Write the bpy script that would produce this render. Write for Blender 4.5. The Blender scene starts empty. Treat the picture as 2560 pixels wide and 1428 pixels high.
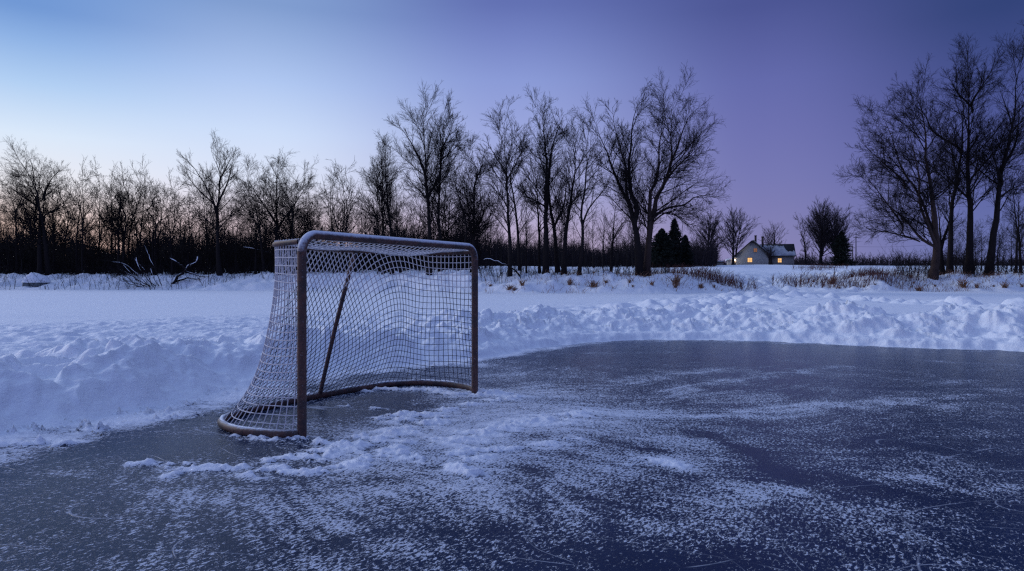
import bpy, math, random
import numpy as np
from mathutils import Vector

PI = math.pi
F, HZ, CX, CAMH = 1650.0, 701.0, 1280.0, 0.958      # survey of the photograph: focal length, horizon, centre, eye height
scene = bpy.context.scene
COL = scene.collection
random.seed(7)

# ------------------------------------------------------------------ helpers
def srgb(r, g, b):
    f = lambda c: (c / 255 / 12.92) if c / 255 <= .04045 else ((c / 255 + .055) / 1.055) ** 2.4
    return (f(r), f(g), f(b), 1.0)

def tag(o, label=None, cat=None, group=None, kind=None):
    if label: o['label'] = label
    if cat: o['category'] = cat
    if group: o['group'] = group
    if kind: o['kind'] = kind
    return o

def empty(name, loc=(0, 0, 0), rz=0.0):
    o = bpy.data.objects.new(name, None)
    o.empty_display_size = .2
    o.location = loc
    o.rotation_euler = (0, 0, rz)
    COL.objects.link(o)
    return o

def mesh_obj(name, V, Q, mat, parent=None, smooth=True, tris=None, loc=None):
    """V (n,3), Q (m,4) quads, tris (k,3)"""
    V = np.asarray(V, dtype=np.float32)
    me = bpy.data.meshes.new(name)
    me.vertices.add(len(V))
    me.vertices.foreach_set('co', V.ravel())
    nq = 0 if Q is None else len(Q)
    nt = 0 if tris is None else len(tris)
    idx, st, to = [], [], []
    if nq:
        Q = np.asarray(Q, dtype=np.int32)
        idx.append(Q.ravel()); st.append(np.arange(nq) * 4); to.append(np.full(nq, 4))
    if nt:
        T = np.asarray(tris, dtype=np.int32)
        idx.append(T.ravel()); st.append(nq * 4 + np.arange(nt) * 3); to.append(np.full(nt, 3))
    idx = np.concatenate(idx); st = np.concatenate(st); to = np.concatenate(to)
    me.loops.add(len(idx)); me.loops.foreach_set('vertex_index', idx.astype(np.int32))
    me.polygons.add(nq + nt)
    me.polygons.foreach_set('loop_start', st.astype(np.int32))
    me.update(calc_edges=True)
    if smooth:
        me.polygons.foreach_set('use_smooth', np.ones(len(me.polygons), dtype=bool))
    if mat: me.materials.append(mat)
    o = bpy.data.objects.new(name, me)
    COL.objects.link(o)
    if parent is not None: o.parent = parent
    if loc is not None: o.location = loc
    return o

class MB:
    """collects pieces of one mesh"""
    def __init__(s): s.V, s.Q, s.T, s.n = [], [], [], 0
    def add(s, V, Q=None, T=None):
        V = np.asarray(V, dtype=np.float32)
        s.V.append(V)
        if Q is not None and len(Q): s.Q.append(np.asarray(Q) + s.n)
        if T is not None and len(T): s.T.append(np.asarray(T) + s.n)
        s.n += len(V)
        return s
    def build(s, name, mat, parent=None, smooth=True, loc=None):
        return mesh_obj(name, np.concatenate(s.V), np.concatenate(s.Q) if s.Q else None, mat, parent, smooth,
                        np.concatenate(s.T) if s.T else None, loc)
    def box(s, x0, x1, y0, y1, z0, z1):
        V = [(x, y, z) for z in (z0, z1) for y in (y0, y1) for x in (x0, x1)]
        Q = [(0, 2, 3, 1), (4, 5, 7, 6), (0, 1, 5, 4), (2, 6, 7, 3), (0, 4, 6, 2), (1, 3, 7, 5)]
        return s.add(V, Q)
    def prism(s, poly, axis_y0, axis_y1):
        """poly: list of (x,z), extruded along y"""
        n = len(poly)
        V = [(p[0], axis_y0, p[1]) for p in poly] + [(p[0], axis_y1, p[1]) for p in poly]
        Q = [(i, (i + 1) % n, n + (i + 1) % n, n + i) for i in range(n)]
        T = [(0, i + 1, i) for i in range(1, n - 1)] + [(n, n + i, n + i + 1) for i in range(1, n - 1)]
        return s.add(V, Q, T)

def nrm(v):
    return v / np.maximum(np.linalg.norm(v, axis=-1, keepdims=True), 1e-9)

def tubes(P, R, sides, ref=None, closed=False, cap=False):
    P = np.asarray(P, dtype=np.float64); R = np.asarray(R, dtype=np.float64)
    B, N, _ = P.shape
    T = np.empty_like(P)
    T[:, 1:-1] = P[:, 2:] - P[:, :-2]
    T[:, 0] = P[:, 1] - P[:, 0]; T[:, -1] = P[:, -1] - P[:, -2]
    T = nrm(T)
    if ref is None:
        m = np.abs(nrm(P[:, -1] - P[:, 0] + 1e-6))
        k = np.argmin(m, axis=1)
        rf = np.eye(3)[k][:, None, :]
    else:
        rf = np.asarray(ref, dtype=np.float64).reshape(1, 1, 3)
    U = nrm(np.cross(T, np.broadcast_to(rf, T.shape)))
    W = np.cross(T, U)
    a = np.arange(sides) / sides * 2 * PI
    V = P[:, :, None, :] + R[:, :, None, None] * (np.cos(a)[None, None, :, None] * U[:, :, None, :] + np.sin(a)[None, None, :, None] * W[:, :, None, :])
    V = V.reshape(-1, 3)
    b = np.arange(B)[:, None, None] * N * sides
    i = np.arange(N - 1)[None, :, None] * sides
    j = np.arange(sides)[None, None, :]
    j2 = (j + 1) % sides
    Q = np.stack(np.broadcast_arrays(b + i + j, b + i + j2, b + i + sides + j2, b + i + sides + j), -1).reshape(-1, 4)
    Tn = None
    if cap:
        c = len(V)
        ends = np.concatenate([P[:, 0], P[:, -1]])
        V = np.concatenate([V, ends])
        Tn = []
        for q in range(B):
            for k2 in range(sides):
                k3 = (k2 + 1) % sides
                Tn.append((c + q, q * N * sides + k3, q * N * sides + k2))
                e = q * N * sides + (N - 1) * sides
                Tn.append((c + B + q, e + k2, e + k3))
    return V, Q, Tn

def catmull(pts, n):
    p = np.asarray(pts, dtype=np.float64)
    if len(p) == 2:
        t = np.linspace(0, 1, n)[:, None]
        return p[0] * (1 - t) + p[1] * t
    q = np.vstack([2 * p[0] - p[1], p, 2 * p[-1] - p[-2]])
    out = []
    m = 12
    for i in range(1, len(q) - 2):
        t = np.linspace(0, 1, m, endpoint=False)[:, None]
        a, b, c, d = q[i - 1], q[i], q[i + 1], q[i + 2]
        out.append(.5 * ((2 * b) + (c - a) * t + (2 * a - 5 * b + 4 * c - d) * t ** 2 + (3 * b - a - 3 * c + d) * t ** 3))
    out.append(p[-1:])
    o = np.vstack(out)
    s = np.concatenate([[0], np.cumsum(np.linalg.norm(np.diff(o, axis=0), axis=1))])
    u = np.linspace(0, s[-1], n)
    return np.stack([np.interp(u, s, o[:, k]) for k in range(p.shape[1])], 1)

# ------------------------------------------------------------------ noise (numpy)
_rs = np.random.RandomState(11)
PERM = np.tile(_rs.permutation(512), 3)
GA = _rs.rand(512) * 2 * PI
RND = _rs.rand(512, 4)

def _h(ix, iy, seed):
    return PERM[(PERM[(ix + seed * 37) & 511] + iy) & 511]

def perlin(x, y, seed=0):
    ix = np.floor(x).astype(np.int64); iy = np.floor(y).astype(np.int64)
    fx = x - ix; fy = y - iy
    def g(dx, dy):
        a = GA[_h(ix + dx, iy + dy, seed)]
        return np.cos(a) * (fx - dx) + np.sin(a) * (fy - dy)
    u = fx * fx * fx * (fx * (fx * 6 - 15) + 10); v = fy * fy * fy * (fy * (fy * 6 - 15) + 10)
    return 1.4 * ((g(0, 0) * (1 - u) + g(1, 0) * u) * (1 - v) + (g(0, 1) * (1 - u) + g(1, 1) * u) * v)

def fbm(x, y, oct=4, seed=0, gain=.5, lac=2.03):
    s = 0; a = 1
    for k in range(oct):
        s = s + a * perlin(x, y, seed + k); a *= gain; x = x * lac + 7.3; y = y * lac + 3.1
    return s

def clods(x, y, seed=0, lo=.25, hi=.6):
    """rounded lumps of mixed size scattered in a jittered grid"""
    ix = np.floor(x).astype(np.int64); iy = np.floor(y).astype(np.int64)
    best = np.zeros_like(x)
    for dx in (-1, 0, 1):
        for dy in (-1, 0, 1):
            h = RND[_h(ix + dx, iy + dy, seed)]
            px = ix + dx + h[..., 0]; py = iy + dy + h[..., 1]
            r = lo + (hi - lo) * h[..., 2] ** 2
            d2 = ((x - px) ** 2 + (y - py) ** 2 * (.7 + .8 * h[..., 3])) / (r * r)
            best = np.maximum(best, r * np.sqrt(np.clip(1 - d2, 0, 1)))
    return best

def chunks(x, y, seed=0):
    """broken slabs: cells at random heights with crevices between them"""
    ix = np.floor(x).astype(np.int64); iy = np.floor(y).astype(np.int64)
    f1 = np.full_like(x, 9.0); f2 = np.full_like(x, 9.0); hh = np.zeros_like(x)
    for dx in (-1, 0, 1):
        for dy in (-1, 0, 1):
            q = RND[_h(ix + dx, iy + dy, seed)]
            px = ix + dx + q[..., 0] - x; py = iy + dy + q[..., 1] - y
            d = np.abs(px) * .6 + np.hypot(px, py) * .55
            h = q[..., 2] + (q[..., 3] - .5) * 1.3 * px + (q[..., 2] - .5) * 1.3 * py
            near = d < f1
            f2 = np.where(near, f1, np.minimum(f2, d)); hh = np.where(near, h, hh); f1 = np.where(near, d, f1)
    return hh * sst(0.0, .16, f2 - f1)

def sst(a, b, x):
    t = np.clip((x - a) / (b - a), 0, 1)
    return t * t * (3 - 2 * t)

# ------------------------------------------------------------------ terrain
RC = np.array([2.6, 2.6])
_rp = np.array([(-3.15, 3.6), (-2.95, 4.15), (-2.67, 4.7), (-2.3, 5.55), (-2.1, 6.4), (-1.4, 7.25), (-.385, 7.94), (.05, 8.7), (.71, 9.7), (1.65, 10.45),
                (3.34, 10.6), (4.4, 10.1), (5.28, 9.47), (6.85, 8.83), (8.5, 7.4), (9.6, 4.5), (9.3, 0), (7, -4), (2.5, -6), (-2, -4.2), (-3.9, -1), (-3.6, 2)]) - RC
_ra = np.arctan2(_rp[:, 1], _rp[:, 0]); _rr = np.hypot(_rp[:, 0], _rp[:, 1])
_o = np.argsort(_ra); _ra = _ra[_o]; _rr = _rr[_o]
_ra = np.concatenate([_ra - 2 * PI, _ra, _ra + 2 * PI]); _rr = np.tile(_rr, 3)

def rink_d(x, y):
    dx = x - RC[0]; dy = y - RC[1]
    a = np.arctan2(dy, dx)
    rb = (np.interp(a - .05, _ra, _rr) + 2 * np.interp(a, _ra, _rr) + np.interp(a + .05, _ra, _rr)) / 4
    return np.hypot(dx, dy) - rb

def seg_d(x, y, pts):
    best = np.full_like(x, 1e9)
    for (a, b) in zip(pts[:-1], pts[1:]):
        ax, ay = a; bx, by = b
        vx, vy = bx - ax, by - ay
        t = np.clip(((x - ax) * vx + (y - ay) * vy) / (vx * vx + vy * vy + 1e-12), 0, 1)
        best = np.minimum(best, np.hypot(x - ax - t * vx, y - ay - t * vy))
    return best

def gpx(px, py, h=0.0):
    """pixel of the photograph -> point on a level of height h"""
    Y = F * (CAMH - h) / (py - HZ)
    return ((px - CX) / F * Y, Y)

SH_A = [-3, -.776, -.55, -.36, -.1, .05, .2, .34, .42, .5, .62, .776, 3]
SH_Y = [54, 53, 52, 49, 40, 37.5, 37, 37, 40, 42.5, 43, 43, 43]
at_g = lambda a, Y: (a * Y, Y)
PATH1 = [at_g(.47, 60), at_g(.415, 48), gpx(1935, 722, .25), gpx(1900, 738, .2), gpx(1800, 752, .2), gpx(1640, 772, .2)]
PATH2 = [gpx(1900, 742, .2), gpx(2020, 741, .2), gpx(2180, 751, .2), gpx(2330, 758, .2), gpx(2600, 775, .2)]

def height(x, y, fine=True):
    x = np.asarray(x, dtype=np.float64); y = np.asarray(y, dtype=np.float64)
    d = rink_d(x, y)
    wob = .17 * fbm(x * 1.1, y * 1.1, 3, 1) + .08 * fbm(x * 4, y * 4, 3, 5)
    d = d + wob
    ang = np.arctan2(y - RC[1], x - RC[0])
    right = sst(-2.2, .2, x)                                   # low plateau on the left, shovelled ridge on the right
    # shovelled snow round the ice
    crest = 1.75 + .35 * fbm(x * .35, y * .35, 2, 9)
    ridgeR = (.36 + .20 * fbm(x * .45 + 3, y * .45, 2, 12) + .09 * perlin(x * 1.3, y * 1.3, 17)) * np.where(d < crest, sst(-.12, 1, np.clip(d, 0, 9) / crest) , 1 - .80 * sst(0, 2.4, d - crest))
    foot = .10 * sst(0, .28, d)
    ridgeR = np.maximum(ridgeR, foot * (d < 3)) 
    plateauL = (.19 + .06 * fbm(x * .8, y * .8, 2, 14)) * sst(0, .8, d) + (.04 + .20 * clods(x * 1.15, y * 1.15, 15, .3, .7) + .07 * fbm(x * 1.1, y * 1.1, 2, 16)) * np.exp(-((d - 1.0) / .75) ** 2) * sst(0, .35, d) - .04 * sst(1.8, 6, d)
    bank = plateauL * (1 - right) + ridgeR * right
    field = .2 + .012 * fbm(x * .25, y * .25, 2, 20)
    rough = sst(.1, .7, d)
    decay = 1 - sst(3.2 + 3.0 * (1 - right), 5.0 + 4.5 * (1 - right), d)
    amp = rough * decay * sst(55, 30, np.hypot(x, y)) * (1 - (1 - right) * (.30 + .35 * sst(1.0, 3.5, d)))
    g1_ = sst(-.5, .3, perlin(x * .9, y * .9, 33)); g2_ = sst(-.4, .4, perlin(x * 1.7, y * 1.7, 34))
    lump = (.15 - .06 * right) * np.abs(fbm(x * 1.3, y * 1.3, 3, 31)) + .030 * fbm(x * 3.3, y * 3.3, 3, 36)
    lump = lump + .17 * g1_ * clods(x * 1.7, y * 1.7, 3, .2, .62) * (.55 + .45 * right)
    lump = lump + .11 * g2_ * clods(x * 4.1, y * 4.1, 5, .15, .55) * (.6 + .4 * right)
    lump = lump + .05 * (1 - .6 * g2_) * clods(x * 9.5, y * 9.5, 6, .12, .5) * (.4 + .6 * right)
    wx_ = .12 * fbm(x * 3, y * 3, 2, 91); wy_ = .12 * fbm(x * 3, y * 3, 2, 93)
    lump = lump + (.10 * chunks((x + wx_) * 2.6, (y + wy_) * 2.6, 7) * sst(-.1, .4, perlin(x * .8 + 9, y * .8, 94)) + .05 * chunks((x + wx_) * 6.5, (y + wy_) * 6.5, 12) * (1 - g2_)) * (.45 + .55 * right)
    rg = 1 - np.abs(fbm(x * 1.9 + 5, y * 1.9, 3, 39))
    lump = lump + .10 * rg ** 3 * (1 - .55 * right) + .022 * fbm(x * 7.5, y * 7.5, 3, 57) + .012 * (1 - np.abs(perlin(x * 17, y * 17, 58))) * (.4 + .6 * right)
    # wind combed ridges on the left plateau
    cx_ = x * .93 + y * .37; cy_ = -x * .37 + y * .93
    lump = lump + (1 - right) * (.05 * (1 - np.abs(fbm(cx_ * .7, cy_ * 2.1, 3, 44))) ** 3 )
    wfield = sst(2.2, 4.6, d)
    h = bank * (1 - wfield) + np.where(right > .5, field, field) * wfield
    h = h + amp * lump - .04 * amp
    # faint drift steps and tracks on the lake
    h = h + .035 * sst(.0, .5, perlin(x * .12 + 4, y * .45, 51)) * sst(9, 12, y) * sst(26, 18, y)
    dp = np.minimum(seg_d(x, y, PATH1) / 2.0, seg_d(x, y, PATH2) / .9)
    tr = np.exp(-dp ** 2)
    h = h + tr * (-.12 + .46 * clods(x * 1.3, y * .8, 8, .25, .65) + .12 * fbm(x * 2, y * 2, 2, 61)) * sst(2.5, 5, d)
    apr = np.exp(-((x / np.maximum(y, 1) - .36) / .12) ** 2) * sst(15, 20, y) * sst(48, 36, y)
    h = h + apr * (.10 * fbm(x * .9, y * .55, 3, 67) + .07 * np.abs(perlin(x * 1.7, y * .8, 68)))
    h = h + .13 * np.exp(-(seg_d(x, y, PATH2) / .55) ** 2) * (.6 + .5 * perlin(x * .9, y * .9, 66))
    # shore bank and land
    a = x / np.maximum(y, 1.0)
    Ys = np.interp(a, SH_A, SH_Y) + 1.1 * fbm(x * .16, y * .16, 3, 70) + .5 * perlin(x * .7, y * .7, 75)
    gap = np.exp(-((a - .405) / .08) ** 2)
    wdt = 4.2 + 24 * gap
    yy = np.where(y > 0, y, 0)
    rise = sst(0, 1, (yy - Ys) / wdt) ** .8
    land = 1.0 * rise * (1 - .35 * gap) + .030 * np.clip(yy - Ys - 3, 0, 105) * (1 + .12 * gap)
    inl = sst(-1, 2, yy - Ys)
    near = sst(110, 60, y)
    land = land + inl * near * (.26 * fbm(x * .42, y * .5, 3, 80) + .20 * np.clip(fbm(x * 1.1, y * .9, 3, 84), 0, 1)) * (1 - .6 * gap) * (1 - .5 * np.exp(-((a - .3) / .1) ** 2)) 
    land = land + inl * .3 * fbm(x * .03, y * .03, 2, 88) * sst(45, 90, yy)
    h = h + land
    h = np.where(d < 0, np.maximum(-.12, d * .35), np.where(d < .12, h * sst(-.02, .12, d), h))
    return h

def hgt(x, y):
    return float(height(np.array([x]), np.array([y]))[0])

def at(px, py, D):
    return np.array([(px - CX) / F * D, D, CAMH + (HZ - py) / F * D])

# ------------------------------------------------------------------ materials
def new_mat(name):
    m = bpy.data.materials.new(name); m.use_nodes = True
    nt = m.node_tree
    return m, nt, nt.nodes['Principled BSDF'], nt.nodes, nt.links

def N(nt, typ, **kw):
    n = nt.nodes.new(typ)
    for k, v in kw.items():
        if k in n.inputs: n.inputs[k].default_value = v
        else: setattr(n, k, v)
    return n

def mathn(nt, op, a, b=None, c=None, clamp=False):
    n = nt.nodes.new('ShaderNodeMath'); n.operation = op; n.use_clamp = clamp
    for i, v in enumerate((a, b, c)):
        if v is None: continue
        if isinstance(v, (int, float)): n.inputs[i].default_value = v
        else: nt.links.new(v, n.inputs[i])
    return n.outputs[0]

def smooth(nt, v, a, b):
    n = nt.nodes.new('ShaderNodeMapRange'); n.interpolation_type = 'SMOOTHSTEP'
    n.inputs['From Min'].default_value = 0; n.inputs['From Max'].default_value = 1
    for nm, x in (('Value', v), ('From Min', a), ('From Max', b)):
        if isinstance(x, (int, float)): n.inputs[nm].default_value = x
        else: nt.links.new(x, n.inputs[nm])
    return n.outputs[0]

def noise(nt, vec, scale, detail=2, rough=.5, dist=0.0):
    n = N(nt, 'ShaderNodeTexNoise', Scale=scale, Detail=detail, Roughness=rough, Distortion=dist)
    if vec is not None: nt.links.new(vec, n.inputs['Vector'])
    return n.outputs['Fac']

def mixc(nt, f, a, b):
    n = nt.nodes.new('ShaderNodeMix'); n.data_type = 'RGBA'
    for i, v in ((0, f), (6, a), (7, b)):
        if isinstance(v, (int, float, tuple)): n.inputs[i].default_value = v
        else: nt.links.new(v, n.inputs[i])
    return n.outputs[2]

def bump(nt, h, strength, dist, normal=None):
    n = N(nt, 'ShaderNodeBump', Strength=strength, Distance=dist)
    nt.links.new(h, n.inputs['Height'])
    if normal is not None: nt.links.new(normal, n.inputs['Normal'])
    return n.outputs[0]

def geo_pos(nt): return N(nt, 'ShaderNodeNewGeometry').outputs['Position']
def obj_pos(nt): return N(nt, 'ShaderNodeTexCoord').outputs['Object']

def mat_snow():
    m, nt, b, nd, ln = new_mat('snow')
    p = obj_pos(nt)
    n1 = noise(nt, p, 1.3, 3); n2 = noise(nt, p, 45, 4, .65); n3 = noise(nt, p, 9, 3, .6)
    ln.new(mixc(nt, n1, (.80, .84, .90, 1), (.86, .89, .93, 1)), b.inputs['Base Color'])
    b.inputs['Roughness'].default_value = .7
    b.inputs['Specular IOR Level'].default_value = .25
    h = mathn(nt, 'ADD', mathn(nt, 'MULTIPLY', n2, .35), n3)
    ln.new(bump(nt, h, .8, .03), b.inputs['Normal'])
    return m

def mat_ice():
    m, nt, b, nd, ln = new_mat('ice')
    p = obj_pos(nt)
    at_ = N(nt, 'ShaderNodeAttribute', attribute_name='frost').outputs['Fac']
    # frost grains, drawn out along the skating direction
    mp = N(nt, 'ShaderNodeMapping'); mp.vector_type = 'TEXTURE'; ln.new(p, mp.inputs['Vector'])
    mp.inputs['Rotation'].default_value = (0, 0, math.radians(58)); mp.inputs['Scale'].default_value = (1.75, .95, 1)
    g1 = noise(nt, mp.outputs[0], 78, 2.5, .6, .6)
    g2 = noise(nt, p, 190, 2, .6)
    g3 = noise(nt, p, 14, 3, .6)
    v = mathn(nt, 'ADD', mathn(nt, 'ADD', mathn(nt, 'MULTIPLY', g1, .62), mathn(nt, 'MULTIPLY', g2, .23)), mathn(nt, 'MULTIPLY', g3, .15))
    thr = mathn(nt, 'SUBTRACT', .70, mathn(nt, 'MULTIPLY', at_, .40))
    mask = smooth(nt, v, mathn(nt, 'SUBTRACT', thr, .03), mathn(nt, 'ADD', thr, .045))
    fl = N(nt, 'ShaderNodeTexVoronoi', Scale=46.0, Randomness=1.0); ln.new(mp.outputs[0], fl.inputs['Vector'])
    flake = mathn(nt, 'MULTIPLY', smooth(nt, mathn(nt, 'ADD', fl.outputs['Distance'], mathn(nt, 'MULTIPLY', g2, .5)), .52, .40), smooth(nt, g3, .47, .60))
    mask = mathn(nt, 'MAXIMUM', mask, mathn(nt, 'MULTIPLY', flake, smooth(nt, at_, .28, .6)))
    # thin curving cuts left by blades
    cuts = None
    for sc_, off in ((.55, 0), (.8, 7.3), (.42, 3.7)):
        mq = N(nt, 'ShaderNodeMapping'); ln.new(p, mq.inputs['Vector']); mq.inputs['Location'].default_value = (off, off * 1.7, 0); mq.inputs['Scale'].default_value = (.6, 1.4, 1)
        nn = noise(nt, mq.outputs[0], sc_, 1, .3)
        band = mathn(nt, 'ABSOLUTE', mathn(nt, 'SUBTRACT', mathn(nt, 'FRACT', mathn(nt, 'MULTIPLY', nn, 14)), .5))
        l_ = smooth(nt, band, .012, .003)
        cuts = l_ if cuts is None else mathn(nt, 'MAXIMUM', cuts, l_)
    mask = mathn(nt, 'MAXIMUM', mask, mathn(nt, 'MULTIPLY', cuts, mathn(nt, 'MULTIPLY', smooth(nt, noise(nt, p, 3.5, 3), .42, .62), .55)))
    film = noise(nt, p, 2.2, 4, .6)
    filmf = mathn(nt, 'MULTIPLY', smooth(nt, film, .35, .75), .035)
    icec = mixc(nt, filmf, (.006, .015, .046, 1), (.16, .25, .52, 1))
    th_ = smooth(nt, mathn(nt, 'ADD', at_, mathn(nt, 'MULTIPLY', mathn(nt, 'SUBTRACT', g3, .5), .5)), .62, 1.0)
    frc = mixc(nt, th_, (.56, .60, .69, 1), (.80, .83, .90, 1))
    ln.new(mixc(nt, mask, icec, frc), b.inputs['Base Color'])
    r = N(nt, 'ShaderNodeMapRange'); ln.new(mask, r.inputs[0]); r.inputs[3].default_value = .20; r.inputs[4].default_value = .8
    ln.new(r.outputs[0], b.inputs['Roughness'])
    b.inputs['IOR'].default_value = 1.31
    r2 = N(nt, 'ShaderNodeMapRange'); ln.new(mask, r2.inputs[0]); r2.inputs[3].default_value = .17; r2.inputs[4].default_value = .1
    ln.new(r2.outputs[0], b.inputs['Specular IOR Level'])
    hb = mathn(nt, 'ADD', mathn(nt, 'MULTIPLY', mask, v), mathn(nt, 'MULTIPLY', g2, .12))
    ln.new(bump(nt, hb, .8, .012), b.inputs['Normal'])
    return m

def mat_simple(name, c1, c2, scale=6, rough=.8, bumpd=.004, spec=.3, bscale=None):
    m, nt, b, nd, ln = new_mat(name)
    p = obj_pos(nt)
    ln.new(mixc(nt, smooth(nt, noise(nt, p, scale, 4, .6), .35, .68), c1, c2), b.inputs['Base Color'])
    b.inputs['Roughness'].default_value = rough
    b.inputs['Specular IOR Level'].default_value = spec
    if bumpd: ln.new(bump(nt, noise(nt, p, bscale or scale * 4, 4, .6), .6, bumpd), b.inputs['Normal'])
    return m

def mat_bark(name='bark', c1=(.011, .009, .010, 1), c2=(.028, .023, .023, 1)):
    m, nt, b, nd, ln = new_mat(name)
    p = obj_pos(nt)
    mp = N(nt, 'ShaderNodeMapping'); ln.new(p, mp.inputs['Vector']); mp.inputs['Scale'].default_value = (1, 1, .18)
    n1 = noise(nt, mp.outputs[0], 14, 4, .65)
    ln.new(mixc(nt, n1, c1, c2), b.inputs['Base Color'])
    b.inputs['Roughness'].default_value = .95; b.inputs['Specular IOR Level'].default_value = .1
    ln.new(bump(nt, n1, .8, .03), b.inputs['Normal'])
    return m

def mat_rusty(name='rusty_steel', off=0.0):
    """old painted steel tube: worn red-brown paint, rust, frost dust where it faces up"""
    m, nt, b, nd, ln = new_mat(name)
    p = obj_pos(nt)
    n1 = noise(nt, p, 7, 6, .72); n2 = noise(nt, p, 60, 4, .6); n3 = noise(nt, p, 3.0, 3)
    c = mixc(nt, smooth(nt, n1, .38, .62), (.055, .039, .039, 1), (.14, .066, .050, 1))
    c = mixc(nt, smooth(nt, mathn(nt, 'ADD', mathn(nt, 'MULTIPLY', n2, .5), mathn(nt, 'MULTIPLY', n1, .5)), .54, .62), c, (.040, .026, .026, 1))
    nz = N(nt, 'ShaderNodeSeparateXYZ'); ln.new(N(nt, 'ShaderNodeNewGeometry').outputs['Normal'], nz.inputs[0])
    f = mathn(nt, 'ADD', mathn(nt, 'MULTIPLY', nz.outputs[2], .8), mathn(nt, 'ADD', mathn(nt, 'MULTIPLY', n2, .55), mathn(nt, 'MULTIPLY', n3, .35)))
    fm = mathn(nt, 'MULTIPLY', smooth(nt, mathn(nt, 'ADD', f, off), .62, 1.15), .92)
    speck = mathn(nt, 'MULTIPLY', smooth(nt, noise(nt, p, 110, 3, .6), .60, .72), .22)
    fm = mathn(nt, 'MAXIMUM', fm, speck)
    ln.new(mixc(nt, fm, c, (.74, .78, .86, 1)), b.inputs['Base Color'])
    b.inputs['Roughness'].default_value = .62
    b.inputs['Specular IOR Level'].default_value = .35
    ln.new(bump(nt, mathn(nt, 'ADD', n2, fm), .35, .002), b.inputs['Normal'])
    return m

def mat_cord():
    """net cord: frosted white on the outside panel and the roof, pale on the upper back, dark below"""
    m, nt, b, nd, ln = new_mat('net_cord')
    p = obj_pos(nt)
    a = N(nt, 'ShaderNodeAttribute', attribute_name='rime').outputs['Fac']
    n = noise(nt, p, 90, 3, .6)
    f = smooth(nt, mathn(nt, 'ADD', a, mathn(nt, 'MULTIPLY', mathn(nt, 'SUBTRACT', n, .5), .7)), .3, .7)
    ln.new(mixc(nt, f, (.060, .062, .085, 1), (.72, .70, .72, 1)), b.inputs['Base Color'])
    b.inputs['Roughness'].default_value = .9
    b.inputs['Specular IOR Level'].default_value = .1
    return m

def mat_emit(name, col, s):
    m, nt, b, nd, ln = new_mat(name)
    p = obj_pos(nt)
    n = noise(nt, p, 2.2, 2)
    ln.new(mixc(nt, n, tuple(c * .6 for c in col[:3]) + (1,), col), b.inputs['Emission Color'])
    b.inputs['Emission Strength'].default_value = s
    b.inputs['Base Color'].default_value = (.1, .08, .05, 1)
    return m

M = dict(
    snow=mat_snow(), ice=mat_ice(), bark=mat_bark(), bark_brown=mat_bark('bark_brown', (.035, .024, .022, 1), (.075, .052, .046, 1)),
    twig=mat_simple('twig', (.009, .0075, .009, 1), (.018, .014, .016, 1), 3, .95, 0, .1),
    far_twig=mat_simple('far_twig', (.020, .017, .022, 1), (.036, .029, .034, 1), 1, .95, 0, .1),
    needle=mat_simple('needle', (.010, .014, .013, 1), (.022, .028, .022, 1), 2, .9, 0, .1),
    steel=mat_rusty(), steel_bare=mat_rusty('bare_steel', -.28), steel_frost=mat_rusty('frosted_steel', .22), cord=mat_cord(),
    siding=mat_simple('siding', (.33, .32, .30, 1), (.38, .37, .34, 1), 1.5, .8, .01),
    siding_dark=mat_simple('siding_dark', (.20, .185, .17, 1), (.25, .23, .21, 1), 1.5, .8, .01),
    shingle=mat_simple('shingle', (.010, .010, .013, 1), (.022, .021, .025, 1), 5, .8, .01),
    brick=mat_simple('chimney_brick', (.045, .032, .03, 1), (.08, .055, .05, 1), 12, .9, .01),
    trim=mat_simple('trim', (.30, .28, .25, 1), (.36, .33, .30, 1), 4, .6, 0),
    darkpane=mat_simple('dark_pane', (.02, .018, .02, 1), (.05, .035, .03, 1), 2, .2, 0, .5),
    thin_snow=mat_simple('thin_snow', (.22, .235, .28, 1), (.38, .40, .45, 1), 1.2, .8, .01),
    lit=mat_emit('lit_pane', (1.0, .56, .20, 1), 1.25), litdim=mat_emit('dim_pane', (.8, .30, .08, 1), .35), lamp=mat_emit('lamp_glass', (1.0, .72, .5, 1), 30),
    reed=mat_simple('reed', (.075, .034, .032, 1), (.16, .075, .065, 1), 2, .9, 0, .1),
    reed_tan=mat_simple('reed_tan', (.20, .105, .065, 1), (.36, .21, .14, 1), 2, .9, 0, .1),
    stone=mat_simple('stone', (.10, .12, .13, 1), (.18, .2, .21, 1), 3, .8, .02),
    pole=mat_simple('weathered_pole', (.04, .035, .035, 1), (.07, .06, .06, 1), 2, .9, 0),
)

# ------------------------------------------------------------------ ground and ice
def polar(r0, r1, ratio, half=42.0, step=.105, coarse=2.0):
    n = int(math.log(r1 / r0) / math.log(ratio)) + 1
    r = r0 * ratio ** np.arange(n + 1)
    th = np.concatenate([np.arange(-180 + coarse, -half, coarse), np.arange(-half, half, step), np.arange(half, 180 + .01, coarse)])
    th = np.radians(th)
    return r, th

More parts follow.
